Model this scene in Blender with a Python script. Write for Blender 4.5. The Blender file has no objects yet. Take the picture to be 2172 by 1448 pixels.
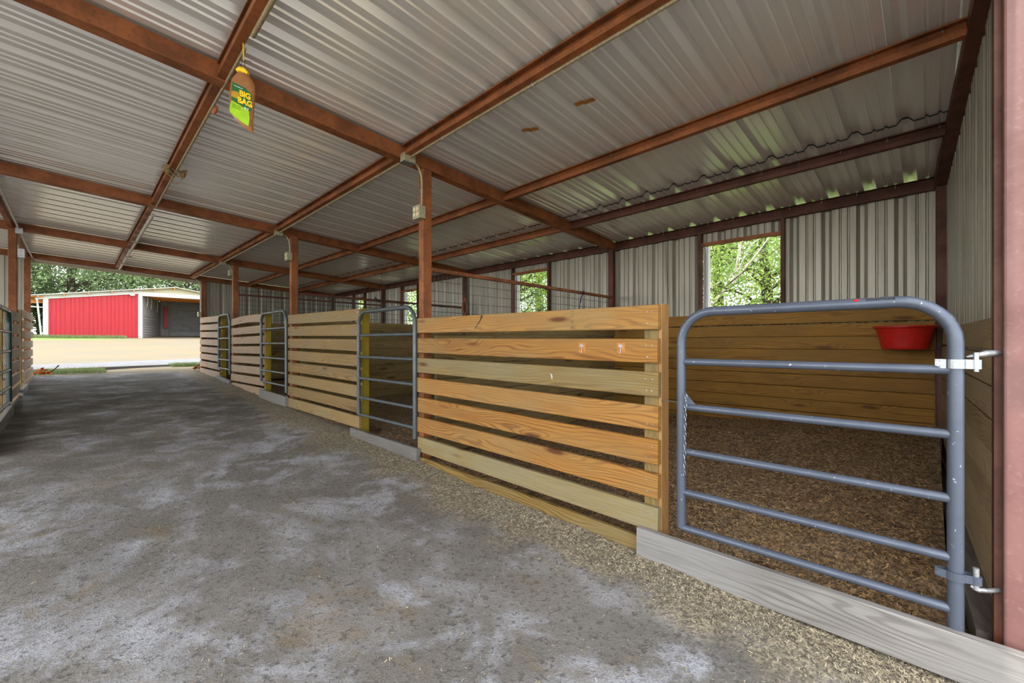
import bpy, bmesh, math, random
import numpy as np
from mathutils import Vector, Matrix
R = random.Random(7)
scn = bpy.context.scene
COL = scn.collection
PI = math.pi

# ------------------------------------------------------------------ camera, sky, sun, exposure
cam = bpy.data.cameras.new('camera')
cam.lens = 909 / 2172 * 36; cam.sensor_width = 36
cam.shift_y = 3 / 2172; cam.clip_start = 0.05; cam.clip_end = 500
camo = bpy.data.objects.new('camera', cam); COL.objects.link(camo)
camo.location = (0, 0, 1.25)
camo.rotation_euler = (PI / 2, 0, -math.atan2(931, 909))
scn.camera = camo

SUN_EL = math.radians(52)
w = bpy.data.worlds.new('sky'); scn.world = w; w.use_nodes = True
wn = w.node_tree.nodes; wl = w.node_tree.links; wn.clear()
wo = wn.new('ShaderNodeOutputWorld'); wb = wn.new('ShaderNodeBackground')
sky = wn.new('ShaderNodeTexSky'); sky.sky_type = 'NISHITA'; sky.sun_disc = False
sky.sun_elevation = SUN_EL; sky.sun_rotation = math.radians(-90); sky.dust_density = 2.5; sky.air_density = 1.0
hz = wn.new('ShaderNodeMix'); hz.data_type = 'RGBA'; hz.inputs[0].default_value = 0.62
hz.inputs[7].default_value = (7.6, 7.9, 8.2, 1)
wl.new(sky.outputs[0], hz.inputs[6]); wl.new(hz.outputs[2], wb.inputs[0])
wb.inputs[1].default_value = 0.30
wl.new(wb.outputs[0], wo.inputs[0])
sun = bpy.data.lights.new('sun', 'SUN'); sun.energy = 1.3; sun.angle = math.radians(0.6); sun.color = (1, .95, .86)
suno = bpy.data.objects.new('sun', sun); COL.objects.link(suno)
suno.rotation_euler = Vector((math.cos(SUN_EL), 0.008, -math.sin(SUN_EL))).to_track_quat('-Z', 'Y').to_euler()

vs = scn.view_settings
vs.view_transform = 'Standard'; vs.look = 'None'; vs.gamma = 1; vs.use_curve_mapping = False
vs.exposure = 1.25
try:
    scn.cycles.max_bounces = 10; scn.cycles.diffuse_bounces = 6; scn.cycles.glossy_bounces = 4
    scn.cycles.sample_clamp_indirect = 6
except Exception: pass

# ------------------------------------------------------------------ node helpers / materials
class NB:
    def __init__(s, name):
        s.m = bpy.data.materials.new(name); s.m.use_nodes = True
        s.nt = s.m.node_tree; s.nt.nodes.clear()
        s.out = s.N('ShaderNodeOutputMaterial'); s.b = s.N('ShaderNodeBsdfPrincipled')
        s.L(s.b.outputs[0], s.out.inputs[0])
    def N(s, t): return s.nt.nodes.new(t)
    def L(s, a, b): s.nt.links.new(a, b)
    def I(s, sock, v):
        if hasattr(v, 'is_output'): s.L(v, sock)
        else:
            try: sock.default_value = v
            except Exception: sock.default_value = (*v, 1)
    def obj(s, rnd=True):
        tc = s.N('ShaderNodeTexCoord')
        if not rnd: return tc.outputs['Object']
        oi = s.N('ShaderNodeObjectInfo')
        m = s.N('ShaderNodeVectorMath'); m.operation = 'MULTIPLY_ADD'
        c = s.N('ShaderNodeCombineXYZ')
        for k, f in enumerate((37., 17., 23.)):
            s.L(s.math('MULTIPLY', oi.outputs['Random'], f), c.inputs[k])
        m.operation = 'ADD'; s.L(tc.outputs['Object'], m.inputs[0]); s.L(c.outputs[0], m.inputs[1])
        return m.outputs[0]
    def geo(s): return s.N('ShaderNodeNewGeometry').outputs['Position']
    def sep(s, v):
        n = s.N('ShaderNodeSeparateXYZ'); s.L(v, n.inputs[0]); return n.outputs
    def comb(s, x, y, z):
        n = s.N('ShaderNodeCombineXYZ')
        for k, v in enumerate((x, y, z)): s.I(n.inputs[k], v)
        return n.outputs[0]
    def scale(s, v, sc):
        n = s.N('ShaderNodeVectorMath'); n.operation = 'MULTIPLY'; s.L(v, n.inputs[0]); n.inputs[1].default_value = sc; return n.outputs[0]
    def math(s, op, a, b=0., c=None, clamp=False):
        n = s.N('ShaderNodeMath'); n.operation = op; n.use_clamp = clamp
        s.I(n.inputs[0], a); s.I(n.inputs[1], b)
        if c is not None: s.I(n.inputs[2], c)
        return n.outputs[0]
    def noise(s, v, sc, det=3, rough=.5, dist=0.):
        n = s.N('ShaderNodeTexNoise'); s.L(v, n.inputs['Vector'])
        n.inputs['Scale'].default_value = sc; n.inputs['Detail'].default_value = det
        n.inputs['Roughness'].default_value = rough; n.inputs['Distortion'].default_value = dist
        return n.outputs[0]
    def vor(s, v, sc, feat='F1', out=0, rand=1.):
        n = s.N('ShaderNodeTexVoronoi'); n.feature = feat; s.L(v, n.inputs['Vector']); n.inputs['Scale'].default_value = sc
        n.inputs['Randomness'].default_value = rand
        return n.outputs[out]
    def ramp(s, f, lo, hi, a=0., b=1.):
        n = s.N('ShaderNodeMapRange'); n.interpolation_type = 'SMOOTHSTEP'
        s.I(n.inputs[0], f)
        for k, v in enumerate((lo, hi, a, b)): n.inputs[1 + k].default_value = v
        return n.outputs[0]
    def mix(s, f, a, b, bt='MIX'):
        n = s.N('ShaderNodeMix'); n.data_type = 'RGBA'; n.blend_type = bt
        s.I(n.inputs[0], f)
        for k, v in ((6, a), (7, b)):
            if hasattr(v, 'is_output'): s.L(v, n.inputs[k])
            else: n.inputs[k].default_value = (*v[:3], 1)
        return n.outputs[2]
    def bump(s, h, st=.3, d=.01):
        n = s.N('ShaderNodeBump'); n.inputs['Strength'].default_value = st; n.inputs['Distance'].default_value = d
        s.L(h, n.inputs['Height']); s.L(n.outputs[0], s.b.inputs['Normal'])
    def set(s, col=None, rough=None, metal=None, spec=None):
        if col is not None:
            if hasattr(col, 'is_output'): s.L(col, s.b.inputs['Base Color'])
            else: s.b.inputs['Base Color'].default_value = (*col[:3], 1)
        if rough is not None: s.I(s.b.inputs['Roughness'], rough)
        if metal is not None: s.I(s.b.inputs['Metallic'], metal)
        if spec is not None: s.b.inputs['Specular IOR Level'].default_value = spec
        return s.m

def srgb(r, g, b):
    f = lambda c: (c / 255 / 12.92) if c / 255 <= .04045 else ((c / 255 + .055) / 1.055) ** 2.4
    return (f(r), f(g), f(b))

def wood(name, light, dark, grey, weather=.25, knotc=(.06, .025, .01), stain=.3, grain=1.0):
    n = NB(name); v = n.obj(); x, y, z = n.sep(v)
    kv = n.scale(v, (1.5, 3., 7.))
    kd = n.vor(kv, 1.0)
    kf = n.ramp(kd, .0, .42, 1., 0.)
    gn = n.noise(n.scale(v, (.55, 3., 3.5)), 1.6, 2, .5)
    g = n.math('ADD', n.math('MULTIPLY', gn, 34.), n.math('MULTIPLY', z, 130.))
    g = n.math('ADD', g, n.math('MULTIPLY', kf, 9.))
    wv = n.math('SINE', n.math('MULTIPLY', g, 2.2))
    ring = n.math('MULTIPLY', n.ramp(wv, -.1, .95), n.ramp(n.noise(n.scale(v, (.8, 3., 9.)), 1.2, 3, .6), .3, .62, .35, 1.))
    fib = n.noise(n.scale(v, (3., 120., 150.)), 1., 3, .6)
    big = n.noise(n.scale(v, (1.2, 2., 4.)), 1.3, 3, .6)
    oi = n.N('ShaderNodeObjectInfo').outputs['Random']
    base = n.mix(n.math('MULTIPLY', ring, .74 * grain), light, dark)
    base = n.mix(n.ramp(big, .42, .72, 0., stain), base, dark)
    wf = n.math('MULTIPLY', n.ramp(n.noise(n.scale(v, (.9, 2, 3.)), 1.1, 3, .6), .40, .68), weather)
    wf = n.math('ADD', wf, n.math('MULTIPLY', oi, weather * .7), clamp=True)
    base = n.mix(wf, base, grey)
    base = n.mix(n.ramp(fib, .3, .75, .32, 0.), base, dark)
    base = n.mix(n.ramp(kd, .07, .14, .92, 0.), base, knotc)
    base = n.mix(n.math('MULTIPLY', n.ramp(kd, .12, .2, 1., 0.), .4), base, dark)
    hs = n.N('ShaderNodeHueSaturation'); n.L(base, hs.inputs['Color'])
    n.L(n.math('ADD', n.math('MULTIPLY', oi, .26), .84), hs.inputs['Value'])
    n.set(hs.outputs[0], n.ramp(fib, .2, .8, .55, .75), 0, .3)
    n.bump(n.math('ADD', n.math('MULTIPLY', fib, .6), n.math('MULTIPLY', ring, -.4)), .35, .003)
    return n.m

def steel(name, a, b, c, rough=.6, spec=.4):
    n = NB(name); v = n.obj()
    n1 = n.noise(v, 3.5, 5, .65); n2 = n.noise(v, 45, 3, .6)
    col = n.mix(n.ramp(n1, .35, .65), a, b)
    col = n.mix(n.ramp(n2, .52, .75, 0., .6), col, c)
    n.set(col, n.ramp(n1, .3, .7, rough - .12, rough + .12), 0.0, spec)
    n.bump(n2, .2, .002)
    return n.m

def plain(name, c, rough=.5, metal=0., spec=.5, var=.15, sc=20.):
    n = NB(name); v = n.obj()
    f = n.noise(v, sc, 3, .6)
    col = n.mix(n.ramp(f, .3, .7, 0., 1.), tuple(k * (1 - var) for k in c), tuple(min(1, k * (1 + var)) for k in c))
    return n.set(col, rough, metal, spec)

M = {}
M['amber'] = wood('amber_pine', srgb(176, 122, 52), srgb(104, 56, 16), srgb(146, 128, 84), .42)
M['amberpale'] = wood('greenish_amber_pine', srgb(148, 120, 62), srgb(96, 68, 28), srgb(134, 124, 92), .62)
M['tan'] = wood('tan_pine', srgb(150, 120, 72), srgb(98, 70, 36), srgb(128, 116, 86), .5)
M['tanpink'] = wood('pinkish_pine', srgb(174, 144, 112), srgb(124, 92, 64), srgb(150, 136, 116), .5)
M['yellow'] = wood('yellow_treated_pine', srgb(160, 134, 30), srgb(92, 70, 10), srgb(132, 122, 36), .4, stain=.6)
M['backplank'] = wood('olive_amber_plank', srgb(170, 124, 46), srgb(112, 70, 18), srgb(124, 98, 46), .45, stain=.55)
M['divplank'] = wood('dull_olive_plank', srgb(160, 136, 84), srgb(98, 76, 38), srgb(132, 118, 86), .45, stain=.5)
M['nearplank'] = wood('dusty_tan_plank', srgb(172, 148, 112), srgb(120, 98, 66), srgb(160, 142, 118), .6, stain=.4)
M['greywood'] = wood('weathered_grey_board', srgb(152, 147, 140), srgb(82, 76, 70), srgb(148, 145, 141), .8, knotc=(.05, .045, .04), stain=.6, grain=.8)
M['greydark'] = wood('dark_weathered_board', srgb(128, 122, 114), srgb(72, 66, 60), srgb(118, 114, 110), .8, knotc=(.05, .045, .04), stain=.6, grain=.8)
M['endgrain'] = wood('pale_end_post', srgb(190, 140, 80), srgb(138, 88, 42), srgb(164, 136, 96), .3)
M['rust'] = steel('red_oxide_steel', srgb(156, 92, 50), srgb(118, 70, 38), srgb(84, 55, 33))
M['rustdark'] = steel('dark_red_oxide_steel', srgb(100, 58, 42), srgb(78, 46, 36), srgb(58, 38, 32))
M['rustpink'] = steel('sunlit_red_oxide_post', srgb(122, 86, 80), srgb(108, 74, 68), srgb(136, 102, 98), .5)  # red oxide primer with the sunlit pink put into the colour
M['gatepaint'] = None
def gate_mat(name, c, chip, rust):
    n = NB(name); v = n.obj()
    a = n.noise(v, 6, 4, .6); b = n.noise(v, 60, 2, .5); d = n.noise(v, 16, 4, .7)
    col = n.mix(n.ramp(a, .3, .7), c, tuple(k * .78 for k in c))
    col = n.mix(n.ramp(b, .70, .76, 0., .7), col, chip)
    col = n.mix(n.ramp(d, .70, .76, 0., .8), col, rust)
    n.set(col, n.ramp(a, .3, .7, .3, .45), .25, .5); n.bump(b, .08, .002)
    return n.m
M['gateblue'] = gate_mat('blue_grey_gate_paint', srgb(88, 95, 108), srgb(205, 205, 205), srgb(140, 100, 80))
M['gatedark'] = gate_mat('dark_grey_gate_paint', srgb(84, 90, 92), srgb(180, 180, 170), srgb(120, 80, 60))
M['gategreen'] = gate_mat('green_black_gate_paint', srgb(44, 62, 60), srgb(150, 150, 150), srgb(90, 70, 50))
M['zinc'] = plain('bright_zinc', (.36, .39, .42), .28, .95, var=.1, sc=60)
M['zincdull'] = plain('dull_galvanised', (.42, .43, .43), .45, .8, var=.2, sc=60)
M['conduit'] = plain('dusty_conduit', srgb(164, 150, 118), .5, .35, var=.2, sc=50)
M['boxgrey'] = plain('dusty_grey_box', srgb(168, 160, 130), .6, .2, var=.2, sc=80)
M['plug'] = plain('ivory_outlet', srgb(210, 200, 165), .5)
M['black'] = plain('black', (.015, .015, .015), .6)
M['red'] = plain('red_rubber', srgb(190, 30, 20), .45, 0, .5, .12, 30)
M['wire'] = plain('grey_wire', srgb(74, 74, 66), .6, .2)
M['rope'] = plain('orange_rope', srgb(190, 120, 84), .9, 0, .1, .3, 120)
M['purple'] = plain('purple_twine', srgb(84, 52, 90), .9, 0, .1)
M['tape'] = plain('brown_tape', srgb(176, 118, 60), .5, 0, .3, .25, 40)
M['nest'] = plain('mud_dauber_nest', srgb(150, 126, 90), .95, 0, .1, .35, 90)
M['whitetrim'] = plain('white_trim', srgb(190, 186, 180), .5, 0, .4, .04)
M['beigetrim'] = plain('beige_trim', srgb(176, 166, 134), .5)
M['orangewood'] = plain('orange_lit_lumber', srgb(206, 128, 66), .7, 0, .2, .2, 6)

def sheet_mat(name, a, b, metal, rough, streak=(.30, .26, .20), sk=.5, axis=0):
    n = NB(name); v = n.geo()
    if axis == 0:      # roof sheets: streaks run along X
        sv = n.scale(v, (.5, 14., 1.))
    else:
        sv = n.scale(v, (9., 9., .45))
    s = n.noise(sv, 1.6, 4, .6)
    d = n.noise(v, 30, 3, .7)
    col = n.mix(n.ramp(s, .35, .7), a, b)
    col = n.mix(n.ramp(s, .60, .75, 0., sk), col, streak)
    col = n.mix(n.ramp(d, .72, .78, 0., .5), col, (.1, .08, .06))
    n.set(col, rough, metal, .5)
    return n.m
M['roof'] = sheet_mat('galvalume_roof_sheet', (.93, .92, .89), (.88, .87, .83), .36, .22, (.74, .71, .64), .30)
M['wall'] = sheet_mat('galvalume_wall_sheet', srgb(170, 166, 152), srgb(146, 142, 128), .35, .42, srgb(104, 95, 74), .6, 1)
M['redsheet'] = sheet_mat('red_painted_sheet', srgb(176, 22, 34), srgb(160, 18, 30), 0, .5, srgb(190, 60, 66), .3, 1)
M['barndark'] = sheet_mat('old_dark_boards', srgb(150, 142, 138), srgb(120, 112, 110), 0, .8, srgb(160, 140, 130), .5, 1)

def ground_floor():
    n = NB('packed_dirt_and_bedding'); v = n.geo(); x, y, z = n.sep(v)
    big = n.noise(v, .55, 4, .6, .6); mid = n.noise(v, 2.6, 6, .68, .4); fine = n.noise(v, 34, 4, .7); vf = n.noise(v, 140, 3, .7)
    sm = n.noise(n.scale(v, (1., .45, 1.)), 1.1, 6, .65, 1.)
    col = n.mix(n.ramp(big, .38, .62), srgb(108, 103, 95), srgb(128, 123, 116))
    pale = n.math('MULTIPLY', n.math('MULTIPLY', n.ramp(mid, .42, .60), n.ramp(sm, .36, .58)), n.ramp(fine, .36, .56, .35, 1.))
    col = n.mix(n.math('MULTIPLY', pale, .62), col, srgb(204, 206, 214))
    brown = n.math('MULTIPLY', n.ramp(n.noise(v, 1.7, 5, .7, .5), .55, .68), .5)
    col = n.mix(brown, col, srgb(128, 108, 76))
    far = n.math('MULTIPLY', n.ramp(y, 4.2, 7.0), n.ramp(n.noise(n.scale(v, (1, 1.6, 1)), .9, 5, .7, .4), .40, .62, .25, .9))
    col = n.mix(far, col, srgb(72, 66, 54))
    col = n.mix(n.ramp(fine, .50, .66, 0., .75), col, srgb(78, 73, 67))
    col = n.mix(n.ramp(vf, .60, .72, 0., .5), col, srgb(206, 200, 188))
    # shavings along the stall fronts, and stall bedding
    edge = n.math('ADD', x, n.math('MULTIPLY', n.noise(v, 2.2, 4, .6), .9))
    strip = n.ramp(edge, 2.18, 2.46)
    chip = n.vor(n.scale(v, (1., 1.4, 1.)), 85, 'F1', 1)
    cx = n.sep(chip)
    ch1 = n.mix(cx[0], srgb(104, 94, 76), srgb(184, 170, 142))
    ch1 = n.mix(n.ramp(fine, .42, .62, 0., .75), ch1, srgb(84, 76, 62))
    col = n.mix(n.math('MULTIPLY', strip, .85), col, ch1)
    col2 = n.mix(cx[1], srgb(70, 50, 32), srgb(150, 112, 70))
    col2 = n.mix(n.ramp(fine, .42, .62, 0., .75), col2, srgb(50, 38, 26))
    col = n.mix(n.math('MULTIPLY', n.ramp(x, 2.27, 2.5), n.ramp(y, -.3, -.15)), col, col2)
    n.set(col, .9, 0, .25)
    h = n.math('ADD', n.math('ADD', n.math('MULTIPLY', fine, .6), n.math('MULTIPLY', vf, .35)), n.math('MULTIPLY', cx[0], n.math('MULTIPLY', strip, .4)))
    n.bump(h, .8, .02)
    return n.m
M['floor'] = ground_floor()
def bedding_mat():
    n = NB('brown_shavings_bedding'); v = n.geo()
    fine = n.noise(v, 30, 4, .7); big = n.noise(v, 1.4, 5, .65)
    cx = n.sep(n.vor(n.scale(v, (1., 1.8, 1.)), 70, 'F1', 1))
    a = n.mix(cx[0], srgb(112, 94, 72), srgb(184, 156, 122))
    a = n.mix(n.ramp(big, .42, .62, 0., .55), a, srgb(138, 104, 74))
    a = n.mix(n.ramp(fine, .42, .62, 0., .7), a, srgb(70, 59, 46))
    n.set(a, .95, 0, .15); n.bump(n.math('ADD', fine, n.math('MULTIPLY', cx[1], .5)), .9, .02)
    return n.m
M['bedding'] = bedding_mat()
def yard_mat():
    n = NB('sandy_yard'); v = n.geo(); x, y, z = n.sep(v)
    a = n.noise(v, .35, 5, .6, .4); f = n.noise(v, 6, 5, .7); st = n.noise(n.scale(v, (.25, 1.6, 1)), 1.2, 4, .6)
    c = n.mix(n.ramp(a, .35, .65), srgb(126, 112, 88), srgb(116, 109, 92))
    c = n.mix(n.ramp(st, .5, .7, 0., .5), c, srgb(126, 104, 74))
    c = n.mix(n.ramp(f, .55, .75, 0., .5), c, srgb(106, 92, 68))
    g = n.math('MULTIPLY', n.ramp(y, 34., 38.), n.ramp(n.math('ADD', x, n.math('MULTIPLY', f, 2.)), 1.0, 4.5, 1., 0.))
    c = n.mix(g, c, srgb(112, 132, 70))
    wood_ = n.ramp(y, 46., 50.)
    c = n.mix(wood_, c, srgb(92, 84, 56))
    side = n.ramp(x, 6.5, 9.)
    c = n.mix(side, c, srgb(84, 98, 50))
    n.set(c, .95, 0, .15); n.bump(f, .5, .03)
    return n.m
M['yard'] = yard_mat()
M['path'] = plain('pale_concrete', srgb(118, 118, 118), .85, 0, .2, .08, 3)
def leaf(name, a, b, c):
    n = NB(name); v = n.geo()
    f = n.noise(v, 1.6, 3, .6); g = n.noise(v, 14, 2, .5)
    col = n.mix(n.ramp(f, .35, .65), a, b); col = n.mix(n.ramp(g, .5, .7, 0., .7), col, c)
    n.set(col, .55, 0, .3)
    tr = n.N('ShaderNodeBsdfTranslucent'); n.L(col, tr.inputs[0])
    ms = n.N('ShaderNodeMixShader'); ms.inputs[0].default_value = .4
    n.L(n.b.outputs[0], ms.inputs[1]); n.L(tr.outputs[0], ms.inputs[2]); n.L(ms.outputs[0], n.out.inputs[0])
    return n.m
M['leafbright'] = leaf('bright_green_leaves', srgb(142, 162, 74), srgb(112, 146, 70), srgb(184, 194, 104))
M['leafdark'] = leaf('dark_cedar_leaves', srgb(112, 130, 90), srgb(130, 150, 100), srgb(152, 178, 112))
M['grass'] = leaf('grass_blades', srgb(104, 122, 74), srgb(126, 138, 92), srgb(150, 150, 104))
M['bark'] = plain('dark_bark', srgb(70, 60, 52), .9, 0, .1, .3, 12)
M['palebark'] = plain('pale_bark', srgb(196, 186, 172), .85, 0, .1, .2, 12)
M['chip'] = plain('pale_wood_shavings', srgb(156, 144, 120), .9, 0, .1, .5, 40)
M['chipbrown'] = plain('brown_wood_shavings', srgb(162, 132, 94), .9, 0, .1, .55, 30)
M['dryleaf'] = plain('dry_brown_leaves', srgb(150, 84, 42), .8, 0, .2, .45, 30)
M['orangeleaf'] = plain('orange_dry_leaves', srgb(204, 104, 30), .7, 0, .2, .3, 30)

# ------------------------------------------------------------------ mesh helpers
class MB:
    def __init__(s): s.v = []; s.f = []
    def add(s, vs_, fs):
        o = len(s.v); s.v += [tuple(p) for p in vs_]; s.f += [tuple(i + o for i in f) for f in fs]; return s
    def box(s, x0, x1, y0, y1, z0, z1):
        return s.add([(x, y, z) for x in (x0, x1) for y in (y0, y1) for z in (z0, z1)],
                     [(0, 1, 3, 2), (4, 6, 7, 5), (0, 4, 5, 1), (2, 3, 7, 6), (0, 2, 6, 4), (1, 5, 7, 3)])
    def tube(s, pts, r, n=10, caps=True, closed=False):
        pts = [Vector(p) for p in pts]; m = len(pts)
        rs = r if isinstance(r, (list, tuple)) else [r] * m
        o = len(s.v); up = None
        for i, p in enumerate(pts):
            if closed: t = (pts[(i + 1) % m] - pts[i - 1])
            else: t = (pts[min(i + 1, m - 1)] - pts[max(i - 1, 0)])
            t.normalize()
            if up is None:
                up = Vector((0, 0, 1)) if abs(t.z) < .9 else Vector((1, 0, 0))
            a = up - t * up.dot(t)
            if a.length < 1e-6: a = t.orthogonal()
            a.normalize(); b = t.cross(a); up = a
            for k in range(n):
                q = 2 * PI * k / n
                s.v.append(tuple(p + (a * math.cos(q) + b * math.sin(q)) * rs[i]))
        seg = m if closed else m - 1
        for i in range(seg):
            j = (i + 1) % m
            for k in range(n):
                l = (k + 1) % n
                s.f.append((o + i * n + k, o + i * n + l, o + j * n + l, o + j * n + k))
        if caps and not closed:
            s.f.append(tuple(o + k for k in reversed(range(n))))
            s.f.append(tuple(o + (m - 1) * n + k for k in range(n)))
        return s
    def prism(s, prof, p0, p1, ax, ay):
        """closed 2D profile swept from p0 to p1; ax, ay the profile's axes"""
        ax, ay = Vector(ax), Vector(ay); n = len(prof); o = len(s.v)
        for p in (Vector(p0), Vector(p1)):
            for (a, b) in prof: s.v.append(tuple(p + ax * a + ay * b))
        for k in range(n):
            l = (k + 1) % n; s.f.append((o + k, o + l, o + n + l, o + n + k))
        s.f.append(tuple(o + k for k in reversed(range(n)))); s.f.append(tuple(o + n + k for k in range(n)))
        return s
    def lathe(s, prof, n=32, center=(0, 0, 0)):
        o = len(s.v); cx, cy, cz = center; m = len(prof)
        for (r, z) in prof:
            for k in range(n):
                a = 2 * PI * k / n; s.v.append((cx + r * math.cos(a), cy + r * math.sin(a), cz + z))
        for i in range(m - 1):
            for k in range(n):
                l = (k + 1) % n; s.f.append((o + i * n + k, o + i * n + l, o + (i + 1) * n + l, o + (i + 1) * n + k))
        return s
    def ob(s, name, mat, parent=None, loc=None, smooth=False):
        me = bpy.data.meshes.new(name)
        off = Vector(loc) if loc is not None else (parent_world(parent) if parent else Vector((0, 0, 0)))
        me.from_pydata([tuple(Vector(p) - off) for p in s.v], [], s.f); me.update()
        if smooth:
            me.polygons.foreach_set('use_smooth', [True] * len(me.polygons))
            try: me.set_sharp_from_angle(angle=math.radians(40))
            except Exception: pass
        me.materials.append(M[mat] if isinstance(mat, str) else mat)
        o = bpy.data.objects.new(name, me); COL.objects.link(o)
        if parent:
            o.parent = parent; o.location = off - parent_world(parent)
        else: o.location = off
        return o
def parent_world(p):
    l = Vector((0, 0, 0))
    while p: l = l + p.location; p = p.parent
    return l
def tag(o, label=None, cat=None, group=None, kind=None):
    if label: o['label'] = label
    if cat: o['category'] = cat
    if group: o['group'] = group
    if kind: o['kind'] = kind
    return o
def empty(name, loc, label=None, cat=None, group=None, kind=None):
    o = bpy.data.objects.new(name, None); COL.objects.link(o); o.location = loc; o.empty_display_size = .1
    return tag(o, label, cat, group, kind)
def raw(name, verts, faces, mat, parent=None, kind=None):
    me = bpy.data.meshes.new(name); me.vertices.add(len(verts)); me.vertices.foreach_set('co', np.asarray(verts, dtype=np.float32).ravel())
    faces = np.asarray(faces, dtype=np.int32); k = faces.shape[1]
    me.loops.add(faces.size); me.loops.foreach_set('vertex_index', faces.ravel())
    me.polygons.add(len(faces)); me.polygons.foreach_set('loop_start', np.arange(0, faces.size, k, dtype=np.int32))
    me.update(); me.validate(); me.materials.append(M[mat])
    o = bpy.data.objects.new(name, me); COL.objects.link(o)
    if parent: o.parent = parent
    if kind: o['kind'] = kind
    return o

_bcache = {}
def board_mesh(L, T, W, mat, bow=0., seg=1):
    key = (round(L, 3), round(T, 3), round(W, 3), mat, bow, seg)
    if key in _bcache: return _bcache[key]
    c = min(.004, T * .12); prof = [(-T/2 + c, -W/2), (T/2 - c, -W/2), (T/2, -W/2 + c), (T/2, W/2 - c), (T/2 - c, W/2), (-T/2 + c, W/2), (-T/2, W/2 - c), (-T/2, -W/2 + c)]
    v = []; f = []; n = 8
    for i in range(seg + 1):
        x = -L/2 + L * i / seg; zz = bow * (1 - (2 * i / seg - 1) ** 2)
        v += [(x, a, b + zz) for a, b in prof]
    for i in range(seg):
        for k in range(n):
            l = (k + 1) % n; f.append((i*n + k, (i+1)*n + k, (i+1)*n + l, i*n + l))
    f.append(tuple(range(n))); f.append(tuple(seg*n + k for k in reversed(range(n))))
    me = bpy.data.meshes.new('board'); me.from_pydata(v, [], f); me.update(); me.materials.append(M[mat])
    _bcache[key] = me; return me
def board(name, parent, c, L, T, W, mat, rz=0., tilt=0., bow=0., seg=1, rx=0., label=None):
    """length along local x, thickness y, width z"""
    o = bpy.data.objects.new(name, board_mesh(L, T, W, mat, bow, seg)); COL.objects.link(o)
    o.parent = parent; o.location = Vector(c) - parent_world(parent)
    o.rotation_euler = (rx, -tilt, rz)
    if label: o['label'] = label
    return o

# ------------------------------------------------------------------ layout
BY = [-0.12, 3.5, 7.03, 10.45, 13.6]          # steel frames across the barn
XF, XW, XL = 2.29, 5.82, -0.59                # stall front face, window wall, left stall front face
def gz(y): return .04 * max(y, -1.)           # ground rises away from the camera
def rt(x, y=7.):                               # top of steel = underside of roof sheets
    ys = (-.12, 3.5, 7.03, 10.45, 13.6)
    return float(np.interp(y, ys, (3.295, 3.205, 3.13, 3.13, 3.12))) - float(np.interp(y, ys, (.077, .072, .060, .058, .056))) * x
R0, R1 = -4.3, 5.9

# ---- roof sheets
def ribs(w, pitch=.3048, h=.038):
    pts = [];k = 0
    n = int(round(w / pitch))
    for i in range(n):
        o = i * pitch
        pts += [(o, 0), (o + .012, 0), (o + .044, h), (o + .078, h), (o + .110, 0)]
        for m in (.160, .232):
            pts += [(o + m, 0), (o + m + .009, .013), (o + m + .017, .013), (o + m + .026, 0)]
    pts.append((n * pitch, 0))
    return pts
RP = ribs(.9144)
ceiling = empty('ceiling', (0, 0, 3.1), kind='structure')
def roof_sheet(y0, x0, x1, dz, k):
    prof = RP + [(.9144 + .012, 0), (.9144 + .044, .037), (.9144 + .07, .037)]
    v = []; n = len(prof)
    for x in (x0, (x0 + x1) / 2, x1):
        for (a, h) in prof: v.append((x, y0 + a, rt(x, y0 + a) + .004 + dz + h + k * .0012))
    f = [(j * n + i, j * n + i + 1, (j + 1) * n + i + 1, (j + 1) * n + i) for j in range(2) for i in range(n - 1)]
    m = MB(); m.add(v, f); o = m.ob('roof_sheet', 'roof', ceiling)
    if dz == 0:                                   # eave sheet edge painted black as the lap's shadow line, raised against sky leak
        e = MB(); e.v = [(p[0] - .001, p[1], p[2] + .011) for p in v[:n]] + [(p[0] - .002, p[1], p[2] - .004) for p in v[:n]]
        e.f = [(i, i + 1, n + i + 1, n + i) for i in range(n - 1)]; e.ob('lap_edge', 'black', ceiling)
    return o
y = -.225; k = 0
while y < 13.72:
    roof_sheet(y, R0, 4.62, .010, k % 2); roof_sheet(y, 4.50, 6.12, 0, k % 2)
    y += .9144; k += 1

# ---- floor, yard
def grid(name, x0, x1, y0, y1, nx, ny, hf, mat, parent=None):
    xs = np.linspace(x0, x1, nx); ys = np.linspace(y0, y1, ny)
    X, Y = np.meshgrid(xs, ys); Z = hf(X, Y)
    v = np.stack([X, Y, Z], -1).reshape(-1, 3)
    i = np.arange(nx - 1); j = np.arange(ny - 1); I, J = np.meshgrid(i, j); a = (J * nx + I).ravel()
    o = raw(name, v, np.stack([a, a + 1, a + nx + 1, a + nx], 1), mat, parent)
    o.data.polygons.foreach_set('use_smooth', [True] * len(o.data.polygons))
    return o
rs = np.random.RandomState(3)
def vnoise(X, Y, sc, seed):
    g = np.random.RandomState(seed).rand(64, 64)
    x = X * sc + 100; y_ = Y * sc + 100
    xi = np.floor(x).astype(int); yi = np.floor(y_).astype(int); fx = x - xi; fy = y_ - yi
    fx = fx * fx * (3 - 2 * fx); fy = fy * fy * (3 - 2 * fy)
    a = g[yi % 64, xi % 64]; b = g[yi % 64, (xi + 1) % 64]; c = g[(yi + 1) % 64, xi % 64]; d = g[(yi + 1) % 64, (xi + 1) % 64]
    return (a * (1 - fx) + b * fx) * (1 - fy) + (c * (1 - fx) + d * fx) * fy - .5
def gzn(Y): return .04 * np.maximum(Y, -1.)
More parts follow.
